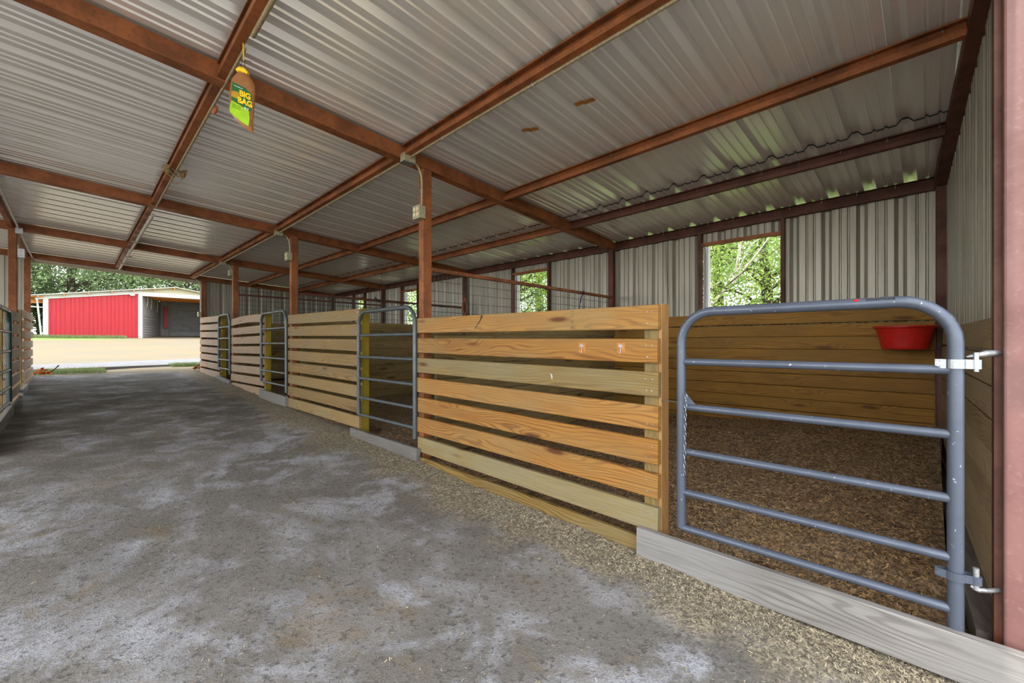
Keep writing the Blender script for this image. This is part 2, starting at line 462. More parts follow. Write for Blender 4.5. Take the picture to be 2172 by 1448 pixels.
def hfloor(X, Y):
    return gzn(Y) + .030 * vnoise(X, Y, .8, 1) + .014 * vnoise(X, Y, 3., 2) + .007 * vnoise(X, Y, 9., 4) - .018
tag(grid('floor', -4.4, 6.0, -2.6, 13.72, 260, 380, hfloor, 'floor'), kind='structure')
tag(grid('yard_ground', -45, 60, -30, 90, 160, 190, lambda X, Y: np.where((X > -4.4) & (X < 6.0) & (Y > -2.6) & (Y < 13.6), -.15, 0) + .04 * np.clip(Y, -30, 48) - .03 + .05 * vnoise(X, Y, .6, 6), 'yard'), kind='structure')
pth = MB()
for i in range(30):
    xa, xb = -14 + i, -13 + i
    q = lambda x: (14.85 + .18 * (x + .4), 16.4 + .3 * (x + .4))
    (a0, a1), (b0, b1) = q(xa), q(xb)
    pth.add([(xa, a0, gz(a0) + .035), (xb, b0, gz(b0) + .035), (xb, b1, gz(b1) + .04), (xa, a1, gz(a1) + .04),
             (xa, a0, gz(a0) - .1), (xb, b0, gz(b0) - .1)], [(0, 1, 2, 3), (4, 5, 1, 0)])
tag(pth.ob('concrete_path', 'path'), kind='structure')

# ---- steel frames: rafters, purlins, posts
ORD = ['nearest the camera', 'over the front of the nearest plank divider', 'crossing above the second stall divider', 'crossing above the third stall divider', 'above the far end opening']
rl = ['dark red steel rafter along the near end wall above the grey gate',
      'thick rust red steel rafter crossing the roof nearest the hanging bag',
      'rust brown steel rafter crossing the roof behind the hanging bag',
      'rust brown steel rafter, third from the front, beyond the roof pipe clips',
      'orange brown steel rafter spanning above the bright far opening']
for i, yb in enumerate(BY):
    x0 = R0 if i else 2.2
    m = MB(); wd = .085 if i else .07
    y0, y1 = (yb - wd / 2, yb + wd / 2) if i else (-.105, -.025)
    for (a, b) in ((x0, R1),):
        m.prism([(0, 0), (y1 - y0, 0), (y1 - y0, -.115), (0, -.115)], (a, y0, rt(a, yb)), (b, y0, rt(b, yb)), (0, 1, 0), (0, 0, 1))
    org_ = (x0, yb, rt(x0, yb)) if i else (5.8, -.10, rt(5.8, yb))
    r_ = m.ob('steel_rafter', 'rustdark' if i == 0 else 'rust', None, org_)
    tag(r_, rl[i], 'beam', 'steel rafters')
    # weld lip
    m = MB(); m.prism([(-.006, -.112), (y1 - y0 + .006, -.112), (y1 - y0 + .006, -.121), (-.006, -.121)], (x0, y0, rt(x0, yb)), (R1, y0, rt(R1, yb)), (0, 1, 0), (0, 0, 1))
    m.ob('bottom_flange', 'rustdark' if i == 0 else 'rust', r_)
    if i == 0: r_.rotation_euler[2] = .050
PX = [-.66, .73, 2.14, 3.45, 4.68, 5.83]
pl = ['rust red steel purlin with white conduit above the left stall fronts',
      'dark steel purlin over the aisle that the yellow and green bag hangs from',
      'rust red steel purlin with grey conduit and junction boxes over the right stall fronts',
      'rust red steel purlin over the front of the right stalls, without conduit',
      'rust brown steel purlin just past the roof sheet lap, near the window wall',
      'dark brown steel eave purlin along the top of the window wall']
CP = [(0, 0), (0, -.10), (-.05, -.10), (-.05, -.062), (-.046, -.062), (-.046, -.096), (-.004, -.096), (-.004, -.004), (-.046, -.004), (-.046, -.010), (-.05, -.010), (-.05, 0)]
for i, x in enumerate(PX):
    p = empty('steel_purlin', (x, 0, rt(x)), pl[i], 'beam', 'steel purlins')
    for b in range(4):
        if i == 5:
            m = MB().prism([(0, 0), (0, -.12), (-.05, -.12), (-.05, -.104), (-.046, -.104), (-.046, -.116), (-.004, -.116), (-.004, -.004), (-.046, -.004), (-.05, -.004), (-.05, 0)], (x, BY[b] + (.03 if b else .09), rt(x, BY[b])), (x, BY[b + 1] - .04, rt(x, BY[b + 1])), (1, 0, 0), (0, 0, 1))
        else:
            m = MB().prism(CP, (x, BY[b] + .045 if b else -.025 - .05 * (5.8 - x), rt(x, BY[b])), (x, BY[b + 1] - .042, rt(x, BY[b + 1])), (1, 0, 0), (0, 0, 1))
        m.ob('purlin_segment', 'rustdark' if i == 5 or (b == 0 and i > 3) else 'rust', p)
    m = MB(); yy = -.05
    while yy < 13.5:
        m.tube([(x - .025, yy, rt(x, yy) - .004), (x - .025, yy, rt(x, yy) - .030)], .003, 5); yy += .305
    m.ob('roof_screws', 'zinc', p)['kind'] = 'stuff'

def post(x0, x1, y0, y1, z0, z1, label, group, mat='rust', lean=0.):
    c = .006
    prof = [(x0 + c, y0), (x1 - c, y0), (x1, y0 + c), (x1, y1 - c), (x1 - c, y1), (x0 + c, y1), (x0, y1 - c), (x0, y0 + c)]
    cx, cy = (x0 + x1) / 2, (y0 + y1) / 2
    m = MB().prism(prof, (0, 0, z0), (lean, 0, z1), (1, 0, 0), (0, 1, 0))
    o = m.ob('steel_post', mat, None, (cx, cy, z0)); return tag(o, label, 'post', group)
names = ['foreground', 'second', 'third', 'far']
fl = ['tall rust red steel post with outlet box behind the nearest slatted panel',
      'dark brown steel post with outlet box between the second and third slatted panels',
      'brown steel post with small box behind the third slatted panel on the right',
      'orange brown steel post at the right edge of the far opening']
for i in range(1, 5):
    post(2.329, 2.432, BY[i] - .04, BY[i] + .035, gz(BY[i]) - .05, rt(2.38, BY[i]) - .11, fl[i - 1], 'front posts of the right stalls', 'rust')
# near right post
nr = empty('steel_post', (2.38, -.25, -.1), 'large sunlit pinkish red steel post at right edge carrying the grey gate', 'post', 'front posts of the right stalls')
c = .008
MB().box(2.375, 2.46, -.188, -.168, -.1, 3.0).ob('shade_strip', 'rustdark', nr)  # dark strip stands in for the shaded edge of the post face
MB().prism([(2.335 + c, -.33), (2.47, -.33), (2.47, -.188), (2.335 + c, -.188), (2.335 + c * .3, -.188 - c * .3), (2.335, -.188 - c), (2.335, -.33 + c)], (0, 0, -.1), (0, 0, 3.2), (1, 0, 0), (0, 1, 0)).ob('post_body', 'rustpink', nr)
ll = ['dark brown steel post at the left edge behind the slatted panels', 'orange brown steel post at the left edge of the far opening']
for k, i in enumerate((3, 4)):
    post(-.72, -.625, BY[i] - .04, BY[i] + .035, gz(BY[i]) - .05, rt(-.7, BY[i]) - .11, ll[k], 'front posts of the left stalls')
wl_ = ['black steel corner post behind the red feed tub', 'brown steel wall post nearest the wire mesh end and first window',
       'dark steel wall post with the orange rope hanging on it', 'dark steel wall post between the two farthest windows', 'dark steel corner post at the far end of the window wall']
for i in range(5):
    yb = BY[i] if i else -.08
    post(5.735, 5.81, yb - .045, yb + .045, gz(yb) - .05, rt(5.78, BY[i]) - .11, wl_[i], 'posts of the window wall', 'rustdark')

# ---- walls
def wall_sheets(parent, axis, fixed, a0, a1, z0, z1f, out=1., mat='wall'):
    """vertical ribbed sheets along axis ('x' or 'y') on plane fixed; ribs point out"""
    a = a0
    while a < a1 - .01:
        b = min(a + .9144, a1)
        prof = [(p, h) for p, h in RP if p <= b - a + 1e-6]
        if prof[-1][0] < b - a: prof.append((b - a, 0))
        v = []
        n = len(prof)
        for t in (0, 1):
            for (p, h) in prof:
                q = a + p
                if axis == 'y':
                    zt = z1f(fixed, q); v.append((fixed + out * h, q, z0 if t == 0 else zt))
                else:
                    zt = z1f(q, fixed); v.append((q, fixed + out * h, z0 if t == 0 else zt))
        f = [(i, i + 1, n + i + 1, n + i) for i in range(n - 1)]
        MB().add(v, f).ob('metal_sheet', mat, parent)
        a = b
WIN = [(1.256, 2.16), (4.79, 5.63), (8.86, 9.55), (11.55, 12.2)]
WZ0, WZ1 = 1.60, 2.52
wr = empty('wall_right', (5.86, 6.7, 0), kind='structure')
edges = [-.15] + [e for w_ in WIN for e in w_] + [13.68]
SX = 5.845
for k in range(0, len(edges), 2):
    wall_sheets(wr, 'y', SX, edges[k], edges[k + 1], gz(edges[k]) - .1, lambda x, y: rt(x, y))
for (a, b) in WIN:
    wall_sheets(wr, 'y', SX, a, b, WZ1, lambda x, y: rt(x, y))
    wall_sheets(wr, 'y', SX, a, b, gz(a) - .1, lambda x, y: WZ0)
for k, (a, b) in enumerate(WIN):
    wn_ = empty('window_%d' % (k + 1), (5.83, (a + b) / 2, WZ0), kind='structure')
    MB().box(5.78, 5.84, a - .04, a, gz(a), rt(5.8, a) - .11).ob('jamb', 'rustdark', wn_)
    MB().box(5.78, 5.84, b, b + .04, gz(b), rt(5.8, b) - .11).ob('jamb', 'rustdark', wn_)
    MB().box(5.78, 5.84, a, b, WZ1, WZ1 + .04).ob('header', 'rust', wn_)
    MB().box(5.78, 5.84, a, b, WZ0 - .04, WZ0).ob('sill_rail', 'rustdark', wn_)
    MB().box(5.842, 5.92, b - .03, b - .005, WZ0, WZ1).ob('reveal_trim', 'whitetrim', wn_)
    MB().box(5.842, 5.92, b - .065, b - .055, WZ0, WZ1).ob('reveal_trim', 'whitetrim', wn_)
    MB().box(5.842, 5.92, a + .003, b - .07, WZ0 - .02, WZ0).ob('reveal_trim', 'whitetrim', wn_)
# planks on the window wall, one set per bay
for b in range(4):
    y0, y1 = BY[b] + (.17 if b == 0 else .05), BY[b + 1] - .05
    top = 1.68 if b == 0 else 1.60 + .03 * b
    zb = gz(y0) - .02; k = 0; z = top
    if b == 0: y0 = -.03
    while z - .14 > zb:
        gap = .012 if k == 0 else .003 + .004 * R.random()
        tl = -.012 if b == 0 else 0
        board('plank', wr, (5.765 + R.uniform(-.003, .003), (y0 + y1) / 2, z - .07 + (-.07 if b == 0 else 0)), y1 - y0, .036, .137, 'backplank' if b == 0 else 'divplank', PI / 2, 0)
        z -= .137 + gap; k += 1
wn2 = empty('wall_near', (5.8, -.10, 0), kind='structure')
wall_sheets(wn2, 'x', -.108, 2.42, 5.84, .9, lambda x, y: rt(x, 0) - .118, -1)
z = 1.37; k = 0
while z > .0:
    board('plank', wn2, ((2.42 + 5.72) / 2, -.088 + R.uniform(-.003, .003), z - .072), 3.30, .034, .142, 'nearplank', 0, .006)
    z -= .148 + (.010 if k == 0 else 0) + .003 * R.random(); k += 1
board('base_timber', wn2, (4.0, -.035, .075), 3.1, .085, .13, 'greydark', 0, 0)
wn2.rotation_euler[2] = .040
we = empty('wall_far', (4.1, 13.62, .5), kind='structure')
wall_sheets(we, 'x', 13.63, 2.43, 5.84, .3, lambda x, y: rt(x, 13.6) - .02)
wall_sheets(we, 'x', 13.63, -4.2, -.66, .3, lambda x, y: rt(x, 13.6) - .02)
MB().prism([(0, 0), (.04, 0), (.04, -.075), (0, -.075)], (-.62, 13.66, rt(-.62, 13.6) - .12), (2.34, 13.66, rt(2.34, 13.6) - .12), (0, 1, 0), (0, 0, 1)).ob('opening_trim', 'beigetrim', we)
wleft = empty('wall_left', (-4.2, 6, 0), kind='structure')

# ---- slatted stall panels
def panel(ya, yb, top_a, top_b, pitch, X, side, mats, label, group, bow=0., endmat='endgrain', short=0., thick=.036, n=8):
    """ya near end, yb far end; side +1: stall lies at larger x"""
    p = empty('slatted_stall_panel', (X + side * .02, (ya + yb) / 2, gz((ya + yb) / 2)), label, 'stall panel', group)
    for k in range(n):
        za, zb = top_a - k * pitch[0] - .07, top_b - k * pitch[1] - .07
        a = ya + (short if k == n - 1 else R.uniform(0, .006)); b = yb - R.uniform(-.008, .01)
        tilt = math.atan2(zb - za, b - a)
        mt = mats[k] if isinstance(mats, list) else mats
        board('slat', p, (X + side * (thick / 2 + R.uniform(-.002, .002)), (a + b) / 2, (za + zb) / 2), b - a, thick, .138, mt, PI / 2, tilt, bow if k == 0 else R.uniform(-.004, .004), 6)
    zt = top_a + .004
    # upright at the gate end, and one at the steel post
    if n == 8 and short > 0:
        board('end_post', p, (X + side * (.038 + .045), ya + .062, (zt + gz(ya) - .06) / 2), zt - gz(ya) + .06, .088, .088, 'amberpale', 0, PI / 2)
        board('end_trim', p, (X + side * (.040 + .045), ya + .008, (zt + gz(ya) - .06) / 2 + .002), zt - gz(ya) + .06, .018, .092, endmat, 0, PI / 2)
        pc = MB(); q = lambda y_, z_: (X - .0008, y_, z_)
        pc.add([q(2.585, 1.470), q(2.555, 1.472), q(2.60, 1.43), q(2.655, 1.375), q(2.665, 1.352), q(2.635, 1.385), q(2.60, 1.415)], [(0, 1, 2, 6), (2, 3, 4, 5, 6)]); pc.ob('bark_pocket', 'bark', p)
        pc = MB(); pc.add([(X - .001, 1.868, 1.045), (X - .001, 1.850, 1.03), (X - .001, 1.848, 1.005), (X - .001, 1.858, 1.005), (X - .001, 1.862, 1.025)], [(0, 1, 2, 3, 4)]); pc.ob('paper_scrap', 'whitetrim', p)
        pc = MB()
        for (z_, c_) in ((1.452, 3), (1.437, 2), (1.420, 3), (1.392, 4), (1.378, 3), (1.352, 3), (1.344, 2)):
            for j in range(c_):
                y_ = 1.672 + j * .008 + R.uniform(-.002, .002); pc.add([(X - .0026, y_, z_), (X - .0026, y_ + .005, z_ + .002), (X - .0026, y_ + .005, z_ + .005), (X - .0026, y_, z_ + .0035)], [(0, 1, 2, 3)])
        pc.ob('ink_stamp', 'black', p)['kind'] = 'stuff'
    else:
        board('end_post', p, (X + side * (.038 + .045), ya + .05, (zt + gz(ya) - .06) / 2), zt - gz(ya) + .06, .088, .088, endmat, 0, PI / 2)
    m = MB()
    for k in range(n):
        for yy in (ya + .04, ya + .07, yb - .05):
            for dz in (-.035, .03):
                m.tube([(X - side * .0005, yy + R.uniform(-.01, .01), top_a - k * pitch[0] - .07 + dz), (X - side * .002, yy, top_a - k * pitch[0] - .07 + dz)], .0035, 6)
    s_ = m.ob('nail_heads', 'zincdull', p); s_['kind'] = 'stuff'
    return p
P1 = panel(1.09, 3.50, 1.466, 1.484, (.191, .1875), XF, 1, ['amber', 'amber', 'amberpale', 'amber', 'amber', 'amber', 'amberpale', 'amberpale'],
      'honey coloured slatted board panel in the foreground beside the blue grey gate', 'right stall front panels', short=.11)
panel(4.68, 7.03, 1.645, 1.675, (.177, .180), XF, 1, 'tan', 'tan slatted board panel with yellow end post, second from the foreground', 'right stall front panels', endmat='yellow')
panel(8.22, 10.38, 1.745, 1.735, (.183, .186), XF, 1, 'tanpink', 'pale slatted board panel with bowed top board, third from the foreground', 'right stall front panels', bow=.03, endmat='yellow')
panel(11.36, 13.50, 1.865, 1.90, (.181, .184), XF, 1, 'tanpink', 'small pale slatted board panel at the right of the far opening', 'right stall front panels', endmat='yellow')
panel(4.68, 7.03, 1.60, 1.62, (.18, .18), XL, -1, 'tanpink', 'slatted panel at the left frame edge nearest the camera', 'left stall front panels', endmat='yellow') if False else None
panel(8.45, 10.40, 1.70, 1.72, (.185, .185), XL, -1, 'tanpink', 'pale slatted board panel at the far left between dark gate and brown post', 'left stall front panels', endmat='divplank')
panel(11.40, 13.55, 1.83, 1.85, (.183, .183), XL, -1, 'tanpink', 'pale slatted board panel at the left of the far opening', 'left stall front panels', endmat='divplank')
# two little sign hooks and a paper scrap on the front panel
for i, yy in enumerate((1.605, 1.325)):
    h = empty('sign_hook', (XF, yy, 1.22), ['small white hook on a brown patch of the second slat, left one', 'small white hook on a brown patch of the second slat, nearer the gate'][i], 'hook', 'hooks on the honey coloured panel')
    MB().box(XF - .0025, XF + .001, yy - .026, yy + .026, 1.185, 1.25).ob('back_plate', 'tape', h)
    m = MB(); m.tube([(XF - .006, yy + .012 * math.cos(a), 1.228 + .012 * math.sin(a)) for a in [PI * q / 8 for q in range(9)]], .0022, 6)
    m.tube([(XF - .006, yy + .013, 1.228), (XF - .006, yy - .013, 1.228)], .003, 6)
    m.tube([(XF - .006, yy, 1.228), (XF - .008, yy, 1.19), (XF - .014, yy, 1.186)], .002, 6)
    m.tube([(XF, yy, 1.232), (XF - .008, yy, 1.232)], .005, 8)
    m.ob('hook_wire', 'whitetrim', h)

# ---- sill boards under the gates
def sill(ya, yb, X, z0, z1, z0b, z1b, label, mat='greywood', th=.042):
    s_ = empty('sill_board', (X + th / 2, (ya + yb) / 2, (z0 + z0b) / 2), label, 'board', 'grey sill boards under the gates')
    L = math.hypot(yb - ya, z1b - z1)
    board('plank', s_, (X + th / 2, (ya + yb) / 2, (z0 + z1 + z0b + z1b) / 4), L, th, z1 - z0, mat, PI / 2, math.atan2(z1b - z1, yb - ya), 0, 4)
sill(-.75, 1.20, 2.245, .005, .178, .045, .19, 'long weathered grey board on the ground under the blue grey gate')
sill(3.44, 4.82, 2.245, .10, .255, .12, .262, 'weathered grey sill board under the second gate', 'greydark')
sill(7.0, 8.30, 2.245, .28, .435, .30, .45, 'weathered grey sill board under the third gate on the right', 'greydark')
sill(10.36, 11.48, 2.245, .39, .48, .43, .52, 'small grey sill board under the farthest right gate', 'greydark')
sill(10.3, 11.5, XL - .005, .39, .50, .43, .53, 'pale sill board on the ground beneath the left far gate')
sill(6.0, 8.6, XL + .005, .22, .36, .31, .45, 'long pale sill board at the far left edge under the dark gate')

# ---- tube gates
def gate(ya, yb, X, dz, mat, label, group, rf=.0235, rr=.018, rad=.16, hinge=True, xs=0):
    """ya hinge end (near), yb latch end (far)"""
    g = empty('tube_gate', (X, ya, .18 + dz), label, 'gate', group)
    zt = 1.413 + dz
    pts = [(X, ya, .155 + dz), (X, ya, zt - rad)]
    for q in range(1, 9):
        a = PI / 2 * q / 8; pts.append((X, ya + rad * (1 - math.cos(a)), zt - rad + rad * math.sin(a)))
    for q in range(0, 9):
        a = PI / 2 * q / 8; pts.append((X, yb - rad + rad * math.sin(a), zt - rad + rad * math.cos(a)))
    pts.append((X, yb, .255 + dz))
    # split long straight pieces lightly so the bend dents read
    rsq = [rf] * len(pts)
    for i in list(range(3, 9)) + list(range(12, 18)):
        rsq[i] = rf * (.96 if i % 2 else 1.0)
    MB().tube(pts, rsq, 16).ob('frame_tube', mat, g, smooth=True)
    for k, z in enumerate((1.149, .907, .667, .447, .255)):
        m = MB()
        if k == 0 and X < XF + .01 and dz == 0:
            # dented top rail
            n_ = 24; pp = [(X, ya + (yb - ya) * q / n_, z + dz) for q in range(n_ + 1)]
            m.tube(pp, [rr * (1 - .18 * math.exp(-((q / n_ - .79) / .02) ** 2)) for q in range(n_ + 1)], 14)
        else: m.tube([(X, ya, z + dz), (X, yb, z + dz)], rr, 14)
        m.ob('rail', mat, g, smooth=True)
    return g
G1 = gate(-.067, .965, 2.30, 0, 'gateblue', 'blue grey tube gate in the right foreground hung on the pinkish post', 'tube gates')
gate(3.515, 4.665, 2.275, .185, 'gatedark', 'dark grey tube gate between the honey and tan slatted panels', 'tube gates', .021, .016)
gate(7.03, 8.27, 2.27, .335, 'gatedark', 'grey tube gate to the left of the tan slatted panel', 'tube gates', .021, .016)
gate(10.40, 11.36, 2.27, .44, 'gatedark', 'small grey tube gate farthest away on the right side', 'tube gates', .021, .016)
gate(10.42, 11.30, XL - .085, .42, 'gatedark', 'arched grey tube gate behind the left brown post', 'tube gates', .021, .016)
gate(6.95, 8.40, XL + .02, .24, 'gategreen', 'green black tube gate cut off by the left picture edge', 'tube gates', .026, .019)
# hinges (gate 1)
def strap(zc, h, name_mat):
    m = MB(); X, Y = 2.30, -.067; r = .027; t = .004
    def band(path):
        o = len(m.v)
        for (px, py, nx, ny) in path:
            for (dd, zz) in ((0, -h/2), (t, -h/2), (t, h/2), (0, h/2)): m.v.append((px + nx * dd, py + ny * dd, zc + zz))
        for i in range(len(path) - 1):
            for k in range(4):
                l = (k + 1) % 4; m.f.append((o + i*4 + k, o + i*4 + l, o + (i+1)*4 + l, o + (i+1)*4 + k))
        m.f.append((o, o+3, o+2, o+1)); e = o + (len(path)-1)*4; m.f.append((e, e+1, e+2, e+3))
    path = [(X - .006, Y + .055, -1, 0), (X - .012, Y + .04, -1, 0)]
    for q in range(0, 9):
        a = PI * .70 + PI * .62 * q / 8
        path.append((X + r * math.cos(a), Y + r * math.sin(a), math.cos(a), math.sin(a)))
    path.append((X - .010, Y - .034, -1, 0))
    # eye around the pin
    px, py, pr = X - .0, Y - .052, .012
    for q in range(0, 11):
        a = PI * .82 + PI * 1.25 * q / 10
        path.append((px + pr * math.cos(a), py + pr * math.sin(a), math.cos(a), math.sin(a)))
    path.append((X + .018, Y - .03, 1, 0))
    for q in range(0, 7):
        a = -PI * .3 + PI * .6 * q / 6
        path.append((X + r * math.cos(a), Y + r * math.sin(a), math.cos(a), math.sin(a)))
    path.append((X + .006, Y + .055, 1, 0))
    band(path)
    hg = m.ob('hinge_strap', name_mat, G1, smooth=False)
    m = MB().tube([(X - .021, Y + .046, zc), (X + .016, Y + .046, zc)], .0055, 8)
    m.tube([(X - .012, Y + .046, zc), (X - .018, Y + .046, zc)], .010, 6); m.ob('bolt', name_mat, hg); return hg
strap(1.172, .034, 'zinc'); strap(.385, .030, 'gateblue')
h = empty('gate_hinge_pin', (2.30, -.12, 1.2), 'bright zinc hinge pin screwed into the pinkish post, upper of two', 'hinge pin', 'hinge pins of the foreground gate')
MB().tube([(2.30, -.119, 1.215), (2.30, -.119, 1.145)], .009, 12).ob('pin', 'zinc', h, smooth=True)
MB().tube([(2.302, -.095, 1.198), (2.30, -.119, 1.205), (2.33, -.15, 1.212), (2.37, -.18, 1.214)], [.003, .009, .012, .010], 10).ob('lag_screw', 'zincdull', h, smooth=True)
h = empty('gate_hinge_pin', (2.30, -.12, .36), 'dull hinge pin screwed into the pinkish post, lower of two', 'hinge pin', 'hinge pins of the foreground gate')
MB().tube([(2.30, -.119, .35), (2.30, -.119, .43)], .009, 12).ob('pin', 'zincdull', h, smooth=True)
MB().tube([(2.30, -.105, .36), (2.30, -.125, .352), (2.33, -.15, .347), (2.37, -.18, .345)], [.006, .009, .008, .008], 10).ob('lag_screw', 'zincdull', h, smooth=True)
# gusset with slots and the chain
gm = MB(); Xg = 2.298
gm.add([(Xg - .002, .945, .99), (Xg - .002, .945, .92), (Xg - .002, .885, .92), (Xg + .002, .945, .99), (Xg + .002, .945, .92), (Xg + .002, .885, .92)],
       [(0, 1, 2), (3, 5, 4), (0, 3, 4, 1), (1, 4, 5, 2), (2, 5, 3, 0)])
gm.ob('gusset_plate', 'gateblue', G1)
ch = empty('latch_chain', (2.275, .937, .97), 'thin steel chain hanging from the latch side of the foreground gate', 'chain')
CY = .928; z = .965
for k in range(17):
    m = MB(); pts = []
    for q in range(12):
        a = 2 * PI * q / 12; u = .0062 * math.cos(a); v_ = .0145 * math.sin(a)
        if k % 2: pts.append((2.272 + u * .95, CY + u * .3 + .0006 * k, z + v_))
        else: pts.append((2.272 + u * .2, CY + u + .0006 * k, z + v_))
    m.tube(pts, .0019, 6, closed=True).ob('chain_link', 'zinc', ch, smooth=True); z -= .0255
lb = empty('latch_bolt', (2.30, 1.03, .925), 'thin steel rod bridging the honey panel post and the foreground gate', 'rod')
MB().tube([(2.325, 1.088, .927), (2.315, .98, .925)], .003, 8).ob('rod', 'zinc', lb)

# writing and logo on the top tube of gate 1
def text(name, s, size, loc, right, up, mat, parent, ext=.0004, off=0., align='CENTER', bold=0.):
    cu = bpy.data.curves.new(name, 'FONT'); cu.body = s; cu.size = size; cu.extrude = ext; cu.offset = bold
    cu.align_x = align; cu.align_y = 'CENTER'; cu.resolution_u = 3
    o = bpy.data.objects.new('tmp', cu); COL.objects.link(o)
    dg = bpy.context.evaluated_depsgraph_get(); me = bpy.data.meshes.new_from_object(o.evaluated_get(dg))
    bpy.data.objects.remove(o)
    me.materials.clear(); me.materials.append(M[mat])
    r_ = Vector(right).normalized(); u_ = Vector(up).normalized(); n_ = r_.cross(u_)
    mm = Matrix((r_, u_, n_)).transposed().to_4x4()
    me.transform(mm)
    q = bpy.data.objects.new(name, me); COL.objects.link(q); q.parent = parent; q.location = Vector(loc) - parent_world(parent)
    return q
a = math.radians(35); rf = .0245
tn = Vector((-math.cos(a), 0, math.sin(a)))
text('lettering', 'COUNTYLINE', .0145, Vector((2.30, .145, 1.413)) + tn * rf, (0, -1, 0), (math.sin(a), 0, math.cos(a)), 'black', G1, bold=.0003)
m = MB(); c0 = Vector((2.30, .222, 1.413)) + tn * rf
ax, ay = Vector((0, -1, 0)), Vector((math.sin(a), 0, math.cos(a)))
m.v = [tuple(c0 + tn * .0004)] + [tuple(c0 + ax * .009 * math.cos(q * PI / 8) + ay * .006 * math.sin(q * PI / 8)) for q in range(16)]
m.f = [(0, 1 + q, 1 + (q + 1) % 16) for q in range(16)]
m.ob('logo_mark', 'red', G1)

# ---- stall dividers: planks, rail and wire mesh
dl = [('nearest plank stall divider, seen through the gaps of the honey panel', 'wire mesh with rust rail above the nearest stall divider, purple twine on it'),
      ('plank stall divider seen through the second gate', 'wire mesh on a dark rail above the second stall divider'),
      ('plank stall divider seen through the third gate', 'wire mesh on a dark rail above the farthest stall divider')]
for i in (1, 2, 3):
    yb = BY[i]; top = [0, 1.49, 1.60, 1.68][i]
    d = empty('plank_divider', (4.1, yb, gz(yb)), dl[i - 1][0], 'divider', 'plank dividers between the right stalls')
    z = top; k = 0
    while z - .13 > gz(yb) - .02:
        board('plank', d, (4.1, yb - .058 + R.uniform(-.002, .002), z - .07), 3.28, .036, .138, 'divplank', 0, R.uniform(-.003, .003))
        z -= .142 + R.uniform(0, .006) + (.02 if k == 0 else 0); k += 1
    rz = [0, 1.985, 2.03, 2.285][i]
    g = empty('wire_mesh_screen', (4.1, yb, rz), dl[i - 1][1], 'wire mesh', 'wire mesh screens above the dividers')
    MB().prism([(0, 0), (.036, 0), (.036, -.036), (0, -.036)], (2.432, yb - .018, rz), (5.735, yb - .018, rz - .02), (0, 1, 0), (0, 0, 1)).ob('top_rail', 'rust' if i == 1 else 'rustdark', g)
    m = MB(); x = 2.46; r = .0022 if i == 1 else .0030
    zb = top - .05; zt = rz - .035 + (.12 if i == 3 else 0)
    while x < 5.72:
        yy = yb + .03
        if i == 1 and x < 2.98:
            m.tube([(x, yy, zb), (x, yy, zt - .12), (x - .015, yy - .02, zt - .03), (x - .05, yy - .06, zt + .015)], r, 4, False)
        else: m.tube([(x, yy, zb), (x + R.uniform(-.004, .004), yy, zt)], r, 4, False)
        x += .0508
    z = zb + .02
    while z < zt:
        m.tube([(2.44, yb + .03, z), (3.5, yb + .035, z + R.uniform(-.006, .006)), (5.72, yb + .03, z)], r, 4, False); z += .1016
    m.ob('wire_mesh', 'wire', g)['kind'] = 'stuff'

# rope, twine, hook wire
rp = MB(); cx, cy = 5.70, 6.93
for k in range(4):
    pts = [(cx + .045 * math.sin(t) * (1 + .1 * k) - .02 * k, cy - .015 * k, 2.0 + .16 * math.cos(t) - .01 * k) for t in [2 * PI * q / 16 for q in range(17)]]
    rp.tube(pts, .009, 6)
rp.tube([(cx, cy, 2.15), (cx + .01, cy + .03, 2.19), (cx + .03, cy + .06, 2.17)], .009, 6)
tag(rp.ob('hanging_rope', 'rope', None, (cx, cy, 2), smooth=True), 'coiled orange pink rope hanging on the dark wall post', 'rope')
tw = MB(); tx = 4.94
tw.tube([(tx + .05, 3.47, 1.985), (tx + .03, 3.46, 1.93), (tx - .01, 3.46, 1.91), (tx - .04, 3.46, 1.86), (tx - .04, 3.47, 1.80), (tx - .05, 3.47, 1.72)], .005, 6)
tw.tube([(tx + .02, 3.47, 1.99), (tx + .01, 3.46, 1.93), (tx - .03, 3.46, 1.87)], .004, 6)
tw.tube([(tx - .03, 3.46, 1.88), (tx - .05, 3.455, 1.84), (tx - .035, 3.46, 1.81)], .008, 6)
tag(tw.ob('baling_twine', 'purple', None, (tx, 3.47, 1.9)), 'purple twine knotted around the rust rail above the honey panel', 'twine')
hw = MB().tube([(4.66, 8.5, 2.76), (4.66, 8.5, 2.60), (4.665, 8.5, 2.55), (4.69, 8.5, 2.53), (4.70, 8.5, 2.56)], .004, 6)
tag(hw.ob('hook_wire', 'black', None, (4.66, 8.5, 2.7)), 'thin dark wire hook hanging from the purlin over the third stall', 'hook')
ex = MB(); ex.tube([(3.75, 6.985, 2.03), (3.75, 6.98, 1.75), (3.76, 6.98, 1.45)], .003, 5); ex.tube([(3.70, 6.98, 2.05), (3.75, 6.975, 2.0), (3.79, 6.98, 1.96), (3.76, 6.97, 2.02)], .012, 6)
tag(ex.ob('black_cord', 'black', None, (3.75, 6.98, 2)), 'black cord tied on the rail above the second stall divider', 'cord')

